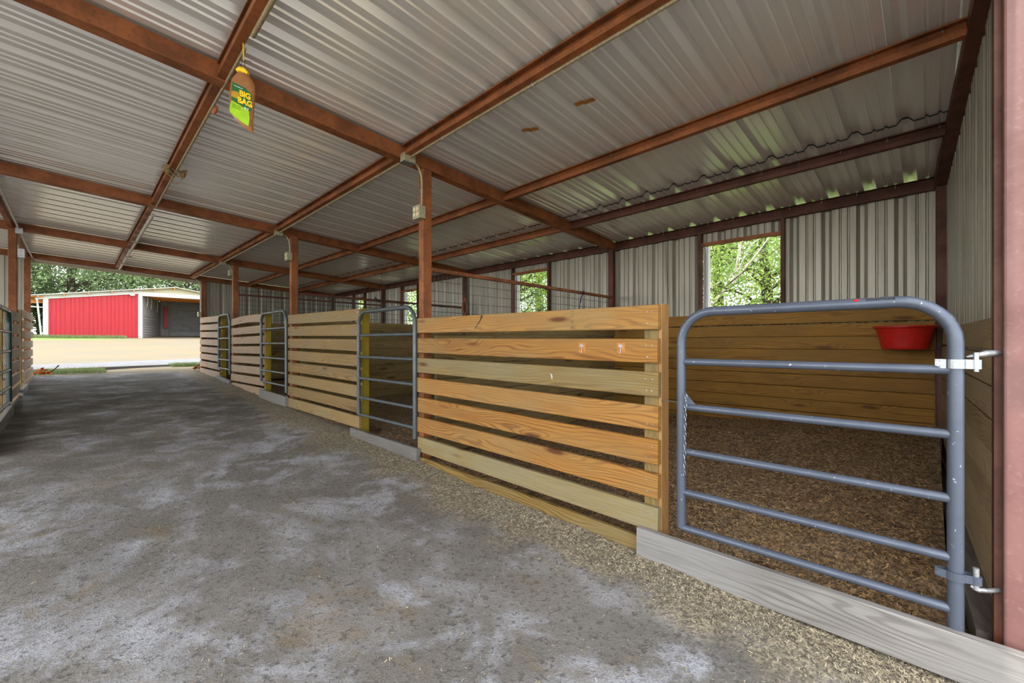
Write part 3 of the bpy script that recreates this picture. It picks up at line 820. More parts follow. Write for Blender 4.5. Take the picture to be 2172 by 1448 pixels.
# ---- red feed tub
tub = empty('feed_tub', (5.51, .175, 1.19), 'red round feed tub hung high in the corner on the planks', 'tub')
m = MB().lathe([(0, .006), (.155, .006), (.160, .004), (.162, 0), (.166, .004), (.172, .03), (.208, .188), (.212, .195), (.222, .197), (.228, .203), (.228, .212), (.222, .218), (.206, .214), (.200, .190), (.160, .02), (0, .016)], 40, (5.51, .175, 1.19))
m.ob('tub_shell', 'red', tub, smooth=True)
MB().tube([(5.51 + .229 * math.cos(t), .175 + .229 * math.sin(t), 1.403) for t in [2 * PI * q / 40 for q in range(40)]], .007, 6, closed=True).ob('rim', 'red', tub, smooth=True)
MB().box(5.715, 5.748, .12, .23, 1.33, 1.42).ob('hanging_bracket', 'zincdull', tub)

# ---- conduits and boxes
def conduit(name, pts, r, label, group, mat='conduit', straps=()):
    o = empty(name, pts[0], label, 'conduit', group)
    MB().tube(pts, r, 10).ob('pipe', mat, o, smooth=True)
    for s_ in straps:
        MB().tube([(s_[0] - .008, s_[1], s_[2] + .018), (s_[0] - .016, s_[1], s_[2]), (s_[0], s_[1], s_[2] - .016), (s_[0] + .016, s_[1], s_[2]), (s_[0] + .006, s_[1], s_[2] + .022)], .004, 5).ob('clip', 'zincdull', o)
    return o
zcf = lambda y: rt(2.14, y) - .110
conduit('conduit', [(2.148, -.1, zcf(-.1)), (2.148, 3.38, zcf(3.38))], .011, 'dusty conduit under the purlin in the foreground, ending at the grey junction box', 'conduits along the right purlin', straps=[(2.148, y_, zcf(y_)) for y_ in (.9, 1.9, 2.9)])
conduit('conduit', [(2.148, y_, zcf(y_)) for y_ in (3.46, 7.03, 10.38, 13.5)], .011, 'dusty conduit running under the purlin beyond the grey junction box', 'conduits along the right purlin', straps=[(2.148, y_, zcf(y_)) for y_ in (4.0, 4.4, 5.2, 6.3, 8., 9.4, 11.5)])
for i in (1, 2, 3, 4):
    yb = BY[i]; zc = zcf(yb)
    if i < 4:
        jb = empty('junction_box', (2.14, yb - .07, zc - .04), ['', 'dusty grey square junction box on the rafter beside the foreground steel post', 'grey junction box on the rafter at the second steel post', 'grey junction box on the rafter at the third steel post'][i], 'junction box', 'junction boxes on the rafters')
        s_ = .058 if i == 1 else .05
        MB().box(2.14 - s_, 2.14 + s_, yb - .115, yb - .045, zc - .045, zc + .03).ob('box_body', 'boxgrey', jb)
        MB().box(2.14 - s_ - .003, 2.14 + s_ + .003, yb - .118, yb - .042, zc - .049, zc - .045).ob('cover_plate', 'zincdull', jb)
    zb_ = [0, 2.54, 2.62, 2.76, 2.05][i]
    r_ = .19; xs = 2.305; zs = zc - .012
    pts = [(2.14 + .055, yb - .06, zs)]
    for q in range(0, 9):
        a = PI / 2 * q / 8; pts.append((xs - .10 + .10 * math.sin(a), yb - .06, zs - .17 + .17 * math.cos(a)))
    pts.append((xs, yb - .055, zb_))
    if i != 2 or True:
        conduit('conduit_drop', pts, .010, ['', 'curved conduit dropping from junction box to outlet on the foreground steel post', 'curved conduit dropping down the second steel post', 'curved conduit dropping down the third steel post', 'white conduit curving down the post at the far opening'][i], 'conduit drops on the posts', 'whitetrim' if i == 4 else 'conduit', straps=[(xs, yb - .055, zb_ + .14)])
    ob = empty('outlet_box', (2.30, yb - .03, zb_ - .06), ['', 'dusty beige outlet box with four round sockets on the foreground steel post', 'beige outlet box on the second steel post', 'small outlet box on the third steel post', 'white outlet box on the post at the far opening'][i], 'outlet box', 'outlet boxes on the posts')
    MB().box(2.262, 2.326, yb - .085, yb + .02, zb_ - .115, zb_).ob('box_body', 'boxgrey', ob)
    MB().box(2.257, 2.262, yb - .09, yb + .025, zb_ - .12, zb_ + .004).ob('face_plate', 'boxgrey', ob)
    fp = [c for c in ob.children if c.name.startswith('face_plate')][0]
    for dy in (-.058, -.008):
        for dz in (-.032, -.082):
            MB().tube([(2.257, yb + dy, zb_ + dz), (2.251, yb + dy, zb_ + dz)], .018, 14).ob('socket', 'plug', fp)
conduit('conduit', [(-.605, 5.0, rt(-.66, 5) - .10), (-.605, 10.35, rt(-.66, 10.4) - .10), (-.605, 13.5, rt(-.66, 13.5) - .10), (-.56, 13.58, rt(-.6, 13.6) - .14), (.8, 13.585, rt(.8, 13.6) - .135), (2.1, 13.585, rt(2.1, 13.6) - .135), (2.2, 13.585, rt(2.1, 13.6) - .15)], .012, 'white conduit along the left purlin and across above the far opening', 'conduit lines', 'whitetrim')
jb = empty('junction_box', (-.60, 10.5, 2.98), 'grey junction box at the top of the left brown post', 'junction box', 'junction boxes on the rafters')
MB().box(-.64, -.56, 10.36, 10.50, 2.99, 3.08).ob('box_body', 'zincdull', jb)
ob = empty('outlet_box', (-.58, 10.5, 2.65), 'grey outlet box hanging beside the left brown post', 'outlet box', 'outlet boxes on the posts')
MB().box(-.622, -.545, 10.43, 10.53, 2.62, 2.76).ob('box_body', 'zincdull', ob)
MB().tube([(-.60, 10.48, 2.76), (-.60, 10.48, 3.0)], .009, 8).ob('pipe', 'conduit', ob)
# pipe along the centre purlin with clips and nests
zq = lambda y: rt(.73, y) - .115
cp = conduit('conduit', [(.738, -.1, zq(-.1)), (.738, 2.85, zq(2.85))], .014, 'dusty pipe under the centre purlin in the foreground, above the hanging bag', 'pipes along the centre purlin')
conduit('conduit', [(.735, 3.0, zq(3.)), (.735, 3.5, zq(3.5)), (.735, 7.1, zq(7.1))], .010, 'thin dusty pipe under the centre purlin behind the hanging bag', 'pipes along the centre purlin')
for i, (a, b) in enumerate(((7.5, 9.6), (9.75, 11.3), (11.45, 12.3), (12.45, 13.5))):
    o = empty('pipe_segment', (.75, a, zq(a)), ['first', 'second', 'third', 'fourth'][i] + ' white pipe length along the centre purlin counting away from the hanging bag', 'pipe', 'white pipe lengths on the centre purlin')
    MB().tube([(.752, a, zq(a)), (.752, b, zq(b))], .020, 12).ob('pipe', 'whitetrim', o, smooth=True)
    MB().box(.69, .82, b + .01, b + .06, zq(b) - .022, zq(b) - .006).ob('bracket', 'boxgrey', o)
zc2 = zq(5.55)
nb = MB(); rr_ = random.Random(5)
for k in range(7):
    cx, cy, cz = .73 + rr_.uniform(-.07, .07), 5.55 + rr_.uniform(-.09, .09), zc2 - .01 + rr_.uniform(-.04, .04)
    nb.tube([(cx + .045 * math.cos(t), cy + .03 * math.sin(t) , cz + .045 * math.sin(t + k)) for t in [2 * PI * q / 12 for q in range(12)]], .0035, 5, closed=True)
nb.tube([(.66, 5.50, zc2 + .03), (.68, 5.56, zc2)], .028, 8); nb.tube([(.80, 5.5, zc2 + .01), (.80, 5.58, zc2 - .01)], .022, 8)
tag(nb.ob('wire_coil', 'nest', None, (.73, 5.55, zc2)), 'tangled grey wire coil wrapped around the centre purlin', 'wire')
zc2 = zq(3.9)
ns = MB(); ns.tube([(.755, 3.85, zc2 - .005), (.755, 3.93, zc2 - .012)], [.014, .018], 8)
tag(ns.ob('mud_nest', 'rope', None, (.755, 3.9, zc2)), 'small orange brown insect nest on the pipe beyond the hanging bag', 'nest')
wn3 = MB(); wn3.tube([(.66, 2.55, rt(.7, 2.55) - .03), (.62, 2.56, rt(.7, 2.55) - .05), (.60, 2.58, rt(.7, 2.55) - .05)], [.004, .012, .016], 8); wn3.tube([(.60, 2.58, rt(.7, 2.55) - .05), (.575, 2.60, rt(.7, 2.55) - .06)], [.018, .012], 8); wn3.tube([(.66, 2.55, rt(.7, 2.55) - .03), (.70, 2.54, rt(.7, 2.55) - .085)], .002, 5)
tag(wn3.ob('dried_tag', 'tape', None, (.6, 2.6, 3.03)), 'small yellow brown scrap stuck on the centre purlin above the hanging bag', 'scrap')
for i, (x, y_, x2, y2) in enumerate(((2.64, 2.46, 2.69, 2.33), (2.65, 1.92, 2.665, 1.765))):
    zz = rt(2.65, y_) - .004
    t_ = MB(); d_ = Vector((x2 - x, y2 - y_, 0)).normalized(); nn = Vector((-d_.y, d_.x, 0)) * .022
    a_, b_ = Vector((x, y_, zz)), Vector((x2, y2, zz)); mid = (a_ + b_) / 2
    for (p, q, dz) in ((a_, mid, 0), (mid - d_ * .012 + nn * .5, b_ + nn * .5, -.003)):
        t_.add([p - nn + Vector((0, 0, dz)), p + nn + Vector((0, 0, dz)), q + nn + Vector((0, 0, dz)), q - nn + Vector((0, 0, dz)),
                p - nn + Vector((0, 0, dz + .0015)), p + nn + Vector((0, 0, dz + .0015)), q + nn + Vector((0, 0, dz + .0015)), q - nn + Vector((0, 0, dz + .0015))],
               [(0, 1, 2, 3), (7, 6, 5, 4), (0, 4, 5, 1), (2, 6, 7, 3)])
    tag(t_.ob('tape_strip', 'tape', None, tuple(mid)), ['brown tape strip on the roof sheet, the one nearer the foreground steel post', 'brown tape strip on the roof sheet, the one farther right'][i], 'tape', 'tape strips on the roof')

# ---- hanging fly trap bag
BX, BYY, BZ = .73, 2.945, 2.99
fw = Vector((math.sin(math.atan2(931, 909)), math.cos(math.atan2(931, 909)), 0)); rgt = Vector((fw.y, -fw.x, 0)); upv = Vector((0, 0, 1))
# the bag hangs turned towards the aisle mouth
bag = empty('fly_trap_bag', (BX, BYY, BZ), 'yellow and green fly trap bag hanging from the centre purlin', 'bag')
d0 = BX * fw.x + BYY * fw.y
org = Vector((BX, BYY, 0)); K = d0 / 909.
def bp(px, py, off=0.):
    u = (px - 1086) * K - (BX * rgt.x + BYY * rgt.y); v = 1.25 + (727 - py) * K
    return org + rgt * u + upv * v - fw * off
def pad(outline, off0, bulge, name, mat, ringf=((1, 0), (.93, .55), (.75, .9), (.4, 1.)), back=True):
    cx = sum(p[0] for p in outline) / len(outline); cy = sum(p[1] for p in outline) / len(outline)
    m = MB(); n = len(outline)
    for sgn in ((1, -1) if back else (1,)):
        o = len(m.v)
        for (f_, b_) in ringf:
            for (px, py) in outline: m.v.append(tuple(bp(cx + (px - cx) * f_, cy + (py - cy) * f_, sgn * (off0 + bulge * b_))))
        m.v.append(tuple(bp(cx, cy, sgn * (off0 + bulge))))
        for r_ in range(len(ringf) - 1):
            for k in range(n):
                l = (k + 1) % n; q = (o + r_*n + k, o + r_*n + l, o + (r_+1)*n + l, o + (r_+1)*n + k); m.f.append(q if sgn < 0 else q[::-1])
        e = o + (len(ringf) - 1) * n
        for k in range(n):
            q = (e + k, e + (k + 1) % n, o + len(ringf) * n); m.f.append(q if sgn < 0 else q[::-1])
    return m.ob(name, mat, bag, smooth=True)
OUT = [(505, 152), (522, 153), (532, 166), (540, 180), (541, 198), (539, 230), (536, 258), (537, 282), (520, 273), (504, 259), (488, 240), (487, 215), (490, 190), (491, 166)]
n_ = NB('cloudy_bag_plastic'); v_ = n_.obj(); n_.set(n_.mix(n_.noise(v_, 30, 3, .6), srgb(120, 74, 40), srgb(176, 120, 70)), .3, 0, .5); M['bagplastic'] = n_.m
M['baggreen'] = plain('dark_green_print', srgb(20, 98, 44), .35, 0, .5, .1); M['baglime'] = plain('lime_print', srgb(156, 200, 20), .35, 0, .5, .12)
M['bagyellow'] = plain('yellow_print', srgb(246, 200, 20), .35); M['baggold'] = plain('gold_print', srgb(176, 140, 24), .35); M['bagwhite'] = plain('white_print', (.85, .85, .82), .4)
pad(OUT, 0.0, .020, 'bag_body', 'bagplastic')
def patch(name, pts, mat, off):
    m = MB(); n = len(pts); 
    m.v = [tuple(bp(px, py, off)) for px, py in pts] + [tuple(bp(px, py, off - .002)) for px, py in pts]
    m.f = [tuple(reversed(range(n))), tuple(range(n, 2 * n))] + [(k, (k + 1) % n, n + (k + 1) % n, n + k) for k in range(n)]
    return m.ob(name, mat, bag)
patch('label_panel', [(498, 178), (509, 183), (524, 191), (538, 204), (538, 228), (536, 240), (524, 232), (510, 224), (496, 215), (497, 196)], 'baggreen', .0225)
patch('label_panel', [(496, 217), (510, 225), (522, 233), (533, 241), (534, 256), (532, 272), (518, 263), (504, 252), (492, 241), (493, 228)], 'baglime', .0225)
patch('label_panel', [(496, 197), (505, 198), (512, 201), (512, 216), (504, 212), (496, 208)], 'baggold', .0235)
tr = rgt * 1 + upv * -.42
text('lettering', 'BIG', .048, bp(525, 207, .0245), tr, upv, 'bagyellow', bag, .0006, bold=.0022)
text('lettering', 'BAG', .048, bp(525, 222, .0245), tr, upv, 'bagyellow', bag, .0006, bold=.0022)
text('lettering', 'FLY', .018, bp(528, 236, .0245), tr, upv, 'bagwhite', bag, .0006, bold=.0006)
m = MB(); m.tube([bp(502 + k * 2, 185.5 + k * .9 + (.9 if k % 2 else -.7), .0245) for k in range(10)], .0014, 5); m.ob('script_mark', 'bagwhite', bag)
for k in range(3):
    m = MB(); m.tube([bp(498, 224 + k * 3, .0245), bp(516, 232 + k * 3.4, .0245)], .0009, 4); m.ob('fine_print', 'baggreen', bag)
m = MB(); m.tube([bp(502, 150, 0), bp(508, 147, 0), (bp(516, 149, 0)), bp(526, 157, 0)], [.010, .016, .018, .010], 10); m.ob('spout_cap', 'bagyellow', bag, smooth=True)
m = MB(); m.tube([bp(512, 148), bp(511, 138), bp(514, 128), bp(518, 122)], .0016, 5); m.tube([bp(519, 149), bp(519, 138), bp(518, 128), bp(516, 118)], .0016, 5); m.tube([bp(517, 128), bp(524, 128), bp(534, 131)], .0016, 5)
m.ob('hanging_wire', 'black', bag)
m = MB(); m.tube([bp(516, 92), bp(517, 129)], .004, 6); m.ob('hanging_tie', 'bagyellow', bag)
m = MB(); m.tube([bp(494, 168), bp(490, 200), bp(488, 236)], [.008, .010, .006], 8); m.ob('side_fold', 'bagplastic', bag, smooth=True)

# ---- bedding and loose shavings
bd = [('brown wood shavings bedding in the nearest stall behind the blue grey gate'), ('brown shavings bedding on the floor of the second stall'), ('brown shavings bedding in the third stall on the right'), ('brown shavings bedding in the farthest right stall')]
for b in range(4):
    y0, y1 = BY[b] + .06, BY[b + 1] - .08
    def hb(X, Y, b=b, y0=y0):
        u = np.clip((X - 2.34) / 3.3, 0, 1)
        base = gzn(Y) + .01 + .06 * u
        if b == 0: base = base + .33 * u ** 1.2 * np.clip(1 - (Y - .1) / 3.2, 0, 1) + .04 * u
        return base + .05 * vnoise(X, Y, 1.6, 11 + b) + .03 * vnoise(X, Y, 5., 12) + .014 * vnoise(X, Y, 15., 13) - .012
    o = grid('stall_bedding', 2.34, 5.74, y0, y1, 150, 140, hb, 'bedding')
    tag(o, bd[b], 'bedding', 'bedding in the right stalls', 'stuff')
    if b == 0: HB = hb
def chips(name, P, L, W, mat, label, cat, seed):
    r_ = np.random.RandomState(seed); n = len(P)
    a = r_.rand(n) * 2 * np.pi; l = L * (.5 + r_.rand(n)); w_ = W * (.5 + r_.rand(n)); t = (r_.rand(n) - .5) * .9
    d = np.stack([np.cos(a) * np.cos(t), np.sin(a) * np.cos(t), np.sin(t)], 1) * l[:, None] / 2
    s_ = np.stack([-np.sin(a), np.cos(a), (r_.rand(n) - .5) * .8], 1) * w_[:, None] / 2
    v = np.stack([P - d - s_, P - d + s_, P + d + s_, P + d - s_], 1).reshape(-1, 3)
    f = np.arange(4 * n).reshape(-1, 4)
    return tag(raw(name, v, f, mat), label, cat, None, 'stuff')
r_ = np.random.RandomState(21)
n = 42000; X = 2.36 + r_.rand(n) ** 1.15 * 3.3; Y = .0 + r_.rand(n) * 3.3
P = np.stack([X, Y, HB(X, Y) + .003], 1); chips('loose_shavings', P, .022, .006, 'chipbrown', 'coarse brown wood shavings lying on top in the nearest stall', 'shavings', 1)
n = 26000; X = 2.27 - np.abs(r_.randn(n)) * .13; Y = -.6 + r_.rand(n) * 5.6
P = np.stack([X, Y, hfloor(X, Y) + .004], 1); chips('spilled_shavings', P, .013, .0035, 'chip', 'pale wood shavings spilled along the foot of the right stall fronts', 'shavings', 2)
n = 7000; X = -1.5 + r_.rand(n) * 3.6; Y = .3 + r_.rand(n) ** 1.3 * 9
P = np.stack([X, Y, hfloor(X, Y) + .003], 1); chips('scattered_shavings', P, .011, .003, 'chip', 'sparse pale wood shavings scattered over the dirt aisle', 'shavings', 3)

# ---- trees
def tree(name, x, y, h, cr, nl, ls, mat, label, group, seed, bark='bark', low=.15, nb=14, sparse=1.):
    r_ = np.random.RandomState(seed); g0 = .04 * min(max(y, -30), 48) - .03
    root = empty(name, (x, y, g0), label, 'tree', group)
    m = MB(); rr2 = random.Random(seed)
    lean = (rr2.uniform(-.4, .4), rr2.uniform(-.4, .4))
    m.tube([(x, y, g0 - .2), (x + lean[0] * .4, y + lean[1] * .4, g0 + h * .3), (x + lean[0], y + lean[1], g0 + h * .75)], [.045 * h ** .8, .03 * h ** .8, .012 * h ** .8], 8)
    tips = []
    for k in range(nb):
        z0 = h * rr2.uniform(low, .75); a = rr2.uniform(0, 2 * PI); L = cr * rr2.uniform(.55, 1.05)
        p0 = Vector((x + lean[0] * z0 / h, y + lean[1] * z0 / h, g0 + z0))
        p1 = p0 + Vector((math.cos(a) * L * .5, math.sin(a) * L * .5, h * .07)); p2 = p0 + Vector((math.cos(a) * L, math.sin(a) * L, h * rr2.uniform(.05, .22)))
        m.tube([p0, p1, p2], [.010 * h ** .8, .006 * h ** .8, .002 * h ** .8], 5)
        tips += [p1, p2, (p1 + p2) / 2]
        for j in range(3):
            q = p1.lerp(p2, rr2.random()); e = q + Vector((rr2.uniform(-1, 1), rr2.uniform(-1, 1), rr2.uniform(-.3, .8))) * cr * .4
            m.tube([q, (q + e) / 2 + Vector((0, 0, .05)), e], [.0035 * h ** .8, .002 * h ** .8, .001 * h ** .8], 4); tips += [e, (q + e) / 2]
    m.ob('trunk', bark, root, smooth=True)
    T = np.array([tuple(t) for t in tips]); T = np.concatenate([T, np.stack([x + r_.randn(40) * cr * .45, y + r_.randn(40) * cr * .45, g0 + h * (low + .2 + r_.rand(40) * (.85 - low))], 1)])
    C = T[r_.randint(0, len(T), nl)] + r_.randn(nl, 3) * np.array([.16, .16, .13]) * cr * sparse
    C[:, 2] = np.maximum(C[:, 2], g0 + .05)
    d = r_.randn(nl, 3); d /= np.linalg.norm(d, axis=1)[:, None]; e = np.cross(d, r_.randn(nl, 3)); e /= np.linalg.norm(e, axis=1)[:, None]
    s_ = ls * (.6 + .8 * r_.rand(nl))[:, None]
    v = np.stack([C - d * s_, C - e * s_ * .45, C + d * s_, C + e * s_ * .45], 1).reshape(-1, 3) - np.array([x, y, g0])
    o = raw('foliage', v, np.arange(4 * nl).reshape(-1, 4), mat, root, 'stuff')
    return root
side = [(9.8, 2.2, 5.6, 2.3, 'bright green leafy tree with pale bare branches filling the nearest window'), (10.8, 6.6, 6.0, 2.4, 'green tree standing between the views of the first two windows'),
        (9.8, 9.6, 5.8, 2.3, 'green leafy tree filling the second window'), (10.6, 13.4, 6.0, 2.4, 'green tree outside beyond the second window, mostly hidden'),
        (9.9, 17.0, 6., 2.4, 'green tree seen through the third window'), (10.2, 21.5, 6.4, 2.6, 'green tree glimpsed through the farthest window'), (10.4, 26.5, 6.4, 2.6, 'green tree farthest along behind the window wall')]
for k, (x, y_, h_, cr, lb_) in enumerate(side):
    tree('leafy_tree', x, y_, h_, cr, 34000 if k < 3 else 13000, .032 if k < 3 else .06, 'leafbright', lb_, 'trees outside the windows', 40 + k, 'bark', .08, 18)
tree('leafy_tree', 13.5, 4.5, 8., 3.4, 20000, .05, 'leafbright', 'taller green tree standing behind the one in the nearest window', 'trees outside the windows', 60, low=.05, nb=20)
tree('leafy_tree', 14., 12., 8., 3.6, 20000, .05, 'leafbright', 'taller green tree standing behind the one in the second window', 'trees outside the windows', 61, low=.05, nb=20)
bb = empty('bare_branches', (8.7, 2.5, .1), 'pale leafless branches crossing the view of the nearest window', 'branches')
rr3 = random.Random(12)
m = MB()
def twig(m, p, d, L, r, depth):
    pts = [p]; q = p
    for s_ in range(4):
        d = (d + Vector((rr3.uniform(-.2, .2), rr3.uniform(-.25, .25), rr3.uniform(-.18, .22)))).normalized(); q = q + d * L / 4; pts.append(q)
    m.tube(pts, [r, r * .85, r * .7, r * .5, r * .3], 5)
    if depth:
        for k in range(3): twig(m, pts[rr3.randint(1, 4)], (d + Vector((rr3.uniform(-.4, .4), rr3.uniform(-.9, .9), rr3.uniform(-.5, .6)))).normalized(), L * .62, r * .55, depth - 1)
twig(m, Vector((8.3, 3.4, .1)), Vector((.02, -.25, 1)), 2.1, .05, 0)
twig(m, Vector((8.0, 3.0, 1.7)), Vector((.0, -.55, .75)), 1.8, .032, 3)
twig(m, Vector((7.9, 2.5, 1.3)), Vector((.1, .35, .9)), 1.9, .03, 3)
twig(m, Vector((8.0, 2.1, 1.5)), Vector((.0, .9, .25)), 1.6, .018, 3)
twig(m, Vector((8.3, 3.5, 2.0)), Vector((0, -.9, .3)), 1.6, .02, 3)
m.ob('branch', 'palebark', bb, smooth=True)
fars = [(-9, 50, 13, 5.5), (-4.5, 53, 12, 5), (0, 50.5, 13.5, 5.5), (4, 55, 12, 5), (7.5, 51, 13, 5.5), (12, 54, 13, 5.5), (16.5, 51, 12, 5), (-1.5, 60, 15, 6.5), (6, 62, 15, 6.5), (13, 63, 15, 6.5), (-5.6, 47.5, 9, 3.6)]
fn = ['dark green tree seen just right of the left posts', 'dark green tree above the left end of the red barn', 'large dark green tree above the middle of the red wall', 'dark tree above the right part of the red wall',
      'dark tree above the barn roof peak', 'green tree at the right edge of the far opening', 'green tree behind the wall right of the far opening', 'taller tree standing in the rear row above the red wall',
      'taller tree in the rear row near the roof peak', 'taller tree in the rear row to the right', 'dark trunked tree beside the lean-to of the red barn']
for k, (x, y_, h_, cr) in enumerate(fars):
    tree('woodland_tree', x, y_, h_, cr, 9000 if k > 6 else 12000, .13, 'leafdark', fn[k], 'trees behind the red barn', 80 + k, 'bark', .05, 26, .85)

for k, (x, y_, h_) in enumerate(((-4.6, 48.6, 3.6), (-1.9, 52.0, 4.2), (-7.5, 50., 4.))):
    tree('undergrowth_bush', x, y_, h_, 2.0, 6000, .11, 'leafdark', ['green bush seen under the lean-to at the left of the red barn', 'green bush behind the left corner of the red barn', 'green bush left of the lean-to, half hidden by posts'][k], 'bushes behind the lean-to', 120 + k, 'bark', .0, 14, 1.1)
# ---- red barn across the yard
BB = 41.; bz = .04 * BB - .02
barn = empty('red_barn', (1.1, BB, bz), 'red metal barn with white trim across the sandy yard', 'barn')
def prof_sheet(a, b, z0, za, zb, y_, mat, name, parent):
    pr = []; x = a
    while x < b - .001:
        pr += [(x, 0), (x + .10, 0), (x + .115, -.03), (x + .145, -.03), (x + .16, 0)]; x += .2
    pr = [(p, h) for p, h in pr if p < b] + [(b, 0)]
    v = []; n = len(pr)
    for t in (0, 1):
        for p, h in pr: v.append((p, y_ + h, z0 if t == 0 else za + (zb - za) * (p - a) / (b - a)))
    return MB().add(v, [(i, i + 1, n + i + 1, n + i) for i in range(n - 1)]).ob(name, mat, parent)
xl, xr, xc, xe = -1.12, 3.29, 3.52, 8.0
xridge, zridge = 5.42, 5.40
def rz_(x): return zridge - .16 * abs(x - xridge)
sx = np.linspace(xl, xr, 6)
for k in range(5): prof_sheet(sx[k], sx[k + 1] + .004, bz, 4.13 + .735 * k / 5 - .02, 4.13 + .735 * (k + 1) / 5 - .02, BB, 'redsheet', 'wall_sheet', barn)
MB().box(-1.36, xl, BB - .06, BB + .08, bz - .05, 4.25).ob('corner_trim', 'whitetrim', barn)
MB().box(xr, xc, BB - .06, BB + .1, bz - .05, 5.02).ob('corner_trim', 'whitetrim', barn)
MB().prism([(0, 0), (0, .24), (.08, .24), (.08, 0)], (-1.7, BB - .08, 4.03 + .0), (xr + .1, BB - .08, 4.80), (0, 1, 0), (0, 0, 1)).ob('rake_trim', 'whitetrim', barn)
MB().box(xc - .2, xe, BB - .07, BB + .03, 4.66, 4.96).ob('header_trim', 'whitetrim', barn)
MB().add([(xr, BB - .02, 4.95), (xe, BB - .02, 4.95), (xe, BB - .02, rz_(xe)), (xridge, BB - .02, zridge), (xr, BB - .02, rz_(xr))], [(0, 1, 2, 3, 4)]).ob('gable_panel', 'beigetrim', barn)
m = MB()
for (a, b) in ((-2.1, xridge), (xridge, 9.4)):
    m.prism([(0, .0), (12, .0), (12, .07), (0, .07)], (a, BB - .35, rz_(a) + (.0)), (b, BB - .35, rz_(b)), (0, 1, 0), (0, 0, 1))
m.ob('roof', 'wall', barn)
for k in range(7):
    x = -1.6 + k * 1.15
    MB().box(x, x + .07, BB - .33, BB + 11, rz_(x) - .10, rz_(x) - .01).ob('purlin', 'orangewood', barn)
for k in range(4):
    y_ = BB + .5 + k * 1.4
    MB().box(xc, xe, y_, y_ + .14, 4.72, 4.92).ob('ceiling_beam', 'orangewood', barn)
q0, q1 = Vector((xc + .03, BB + .12, 0)), Vector((5.25, BB + 6.3, 0)); qd = (q1 - q0).normalized(); qn = Vector((qd.y, -qd.x, 0))
up_ = Vector((0, 0, 1))
MB().prism([(0, bz), (.08, bz), (.08, 4.75), (0, 4.75)], q0, q1, -qn, up_).ob('inner_wall', 'barndark', barn)
for k in range(9):
    z_ = bz + .06 + k * .19
    MB().prism([(0, z_), (.04, z_), (.04, z_ + .14), (0, z_ + .14)], q0 + qd * .3, q0 + qd * 4.2, qn, up_).ob('stall_board', 'greywood', barn)
MB().box(5.2, xe + 1.5, BB + 6.3, BB + 6.4, bz, 5.1).ob('back_wall', 'barndark', barn)
for k in range(5):
    MB().box(5.9, xe + 1.4, BB + 6.22, BB + 6.28, bz + .05 + k * .62, bz + .60 + k * .62).ob('back_board', 'greywood', barn)
MB().box(xe, xe + .2, BB, BB + 8, bz, 4.9).ob('inner_wall', 'barndark', barn)
MB().box(5.45, 5.72, BB + 6.0, BB + 6.2, bz + .9, 4.35).ob('red_post', 'redsheet', barn)
for k, (x, y_) in enumerate(((3.86, 41.6), (4.2, 42.8), (4.75, 44.6))):
    MB().tube([(x, y_, 4.7), (x + .02, y_, 4.3), (x - .03, y_, 3.9 - .1 * k)], .022, 6).ob('hanging_cord', 'conduit', barn)
lamp = empty('floodlight', (2.95, BB - .1, 4.70), 'small white floodlight high on the right side of the red wall', 'light')
MB().tube([(2.84, BB - .12, 4.70), (2.98, BB - .16, 4.68), (3.08, BB - .12, 4.70)], [.07, .10, .07], 10).ob('lamp_head', 'whitetrim', lamp, smooth=True)
MB().box(2.92, 2.98, BB - .06, BB - .03, 4.62, 4.78).ob('mount', 'whitetrim', lamp)
# lean-to on the left of the barn
lt = empty('barn_lean_to', (-2.2, BB, bz), 'open lean-to with orange lumber and a slanting white pole left of the red wall', 'lean-to')
MB().prism([(0, 0), (5, 0), (5, .06), (0, .06)], (-6, BB - .2, 3.75), (-1.36, BB - .2, 4.20), (0, 1, 0), (0, 0, 1)).ob('roof', 'orangewood', lt)
MB().prism([(0, 0), (.1, 0), (.1, .3), (0, .3)], (-6, BB + .3, 3.45), (-1.36, BB + .3, 3.85), (0, 1, 0), (0, 0, 1)).ob('fascia_board', 'orangewood', lt)
MB().prism([(0, 0), (.06, 0), (.06, .08), (0, .08)], (-6, BB + .2, 3.75), (-1.36, BB + .2, 3.52), (0, 1, 0), (0, 0, 1)).ob('white_rail', 'whitetrim', lt)
MB().tube([(-1.62, BB - .1, 4.1), (-1.42, BB - .15, bz)], .045, 8).ob('slanting_pole', 'whitetrim', lt)

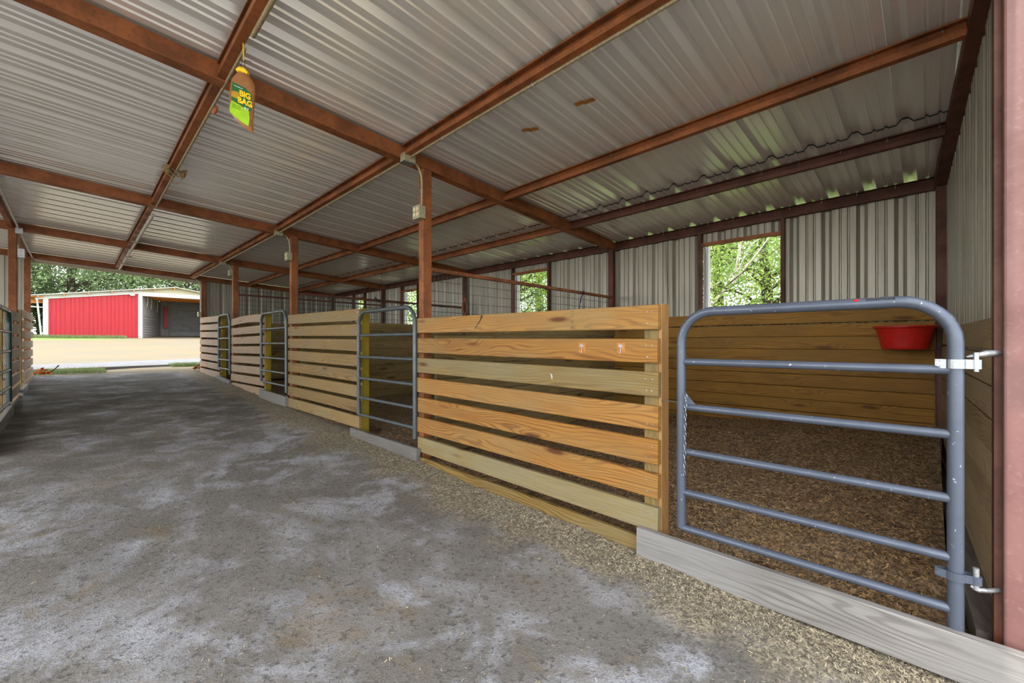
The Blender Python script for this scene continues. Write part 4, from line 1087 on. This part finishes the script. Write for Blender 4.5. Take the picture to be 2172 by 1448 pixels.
# ---- grass strips, leaf piles
def grass(name, n, xr_, yr_, h, label, seed, zf=None):
    r_ = np.random.RandomState(seed); X = xr_[0] + r_.rand(n) * (xr_[1] - xr_[0]); Y = yr_[0] + r_.rand(n) * (yr_[1] - yr_[0])
    Z = .04 * np.minimum(Y, 48) - .01; a = r_.rand(n) * np.pi * 2; hh = h * (.4 + r_.rand(n)); w_ = h * .09
    P = np.stack([X, Y, Z], 1); d = np.stack([np.cos(a), np.sin(a), 0 * a], 1) * w_
    top = P + np.stack([(r_.rand(n) - .5) * hh, (r_.rand(n) - .5) * hh, hh], 1)
    v = np.stack([P - d, P + d, top], 1).reshape(-1, 3)
    tag(raw(name, v, np.arange(3 * n).reshape(-1, 3), 'grass'), label, 'grass', None, 'stuff')
grass('grass_strip', 9000, (-4, .55), (13.95, 15.0), .07, 'green grass strip at the left just outside the far opening', 1)
grass('grass_strip', 2500, (1.9, 2.9), (15.0, 15.5), .08, 'sparse grass tuft by the right side of the far opening', 2)
grass('grass_strip', 9000, (-6, 2.6), (39.3, 40.95), .16, 'short green grass along the foot of the red barn wall', 3)
def leafpile(x, y_, mat, label, seed, s=1., stick=False):
    rr4 = random.Random(seed); g0 = gz(y_)
    p = empty('dry_leaf_pile', (x, y_, g0), label, 'leaves'); m = MB()
    for k in range(34):
        a = rr4.uniform(0, 2 * PI); d = rr4.random() ** .6 * .13 * s; z = g0 + .02 + (1 - d / (.14 * s)) * .13 * s * rr4.random()
        c = Vector((x + d * math.cos(a), y_ + d * math.sin(a), z)); t = Vector((rr4.uniform(-1, 1), rr4.uniform(-1, 1), rr4.uniform(-.6, .6))).normalized() * .05 * s
        u = t.cross(Vector((rr4.uniform(-.4, .4), rr4.uniform(-.4, .4), 1))).normalized() * .028 * s; w_ = Vector((0, 0, .018))
        m.add([c - t, c + u + w_, c + t, c - u + w_, c], [(0, 4, 1), (1, 4, 2), (2, 4, 3), (3, 4, 0)])
    o = m.ob('leaves', mat, p); o['kind'] = 'stuff'
    if stick: MB().tube([(x + .12, y_, g0 + .04), (x + .2, y_ + .02, g0 + .12), (x + .26, y_ + .03, g0 + .2)], [.012, .008, .014], 6).ob('stick', 'bark', p)
leafpile(-.48, 13.85, 'orangeleaf', 'small orange heap of dry leaves at the left foot of the far opening', 1, 1.1, True)
leafpile(2.33, 13.75, 'dryleaf', 'small brown heap of curled dry leaves at the right foot of the far opening', 2, 1.1)
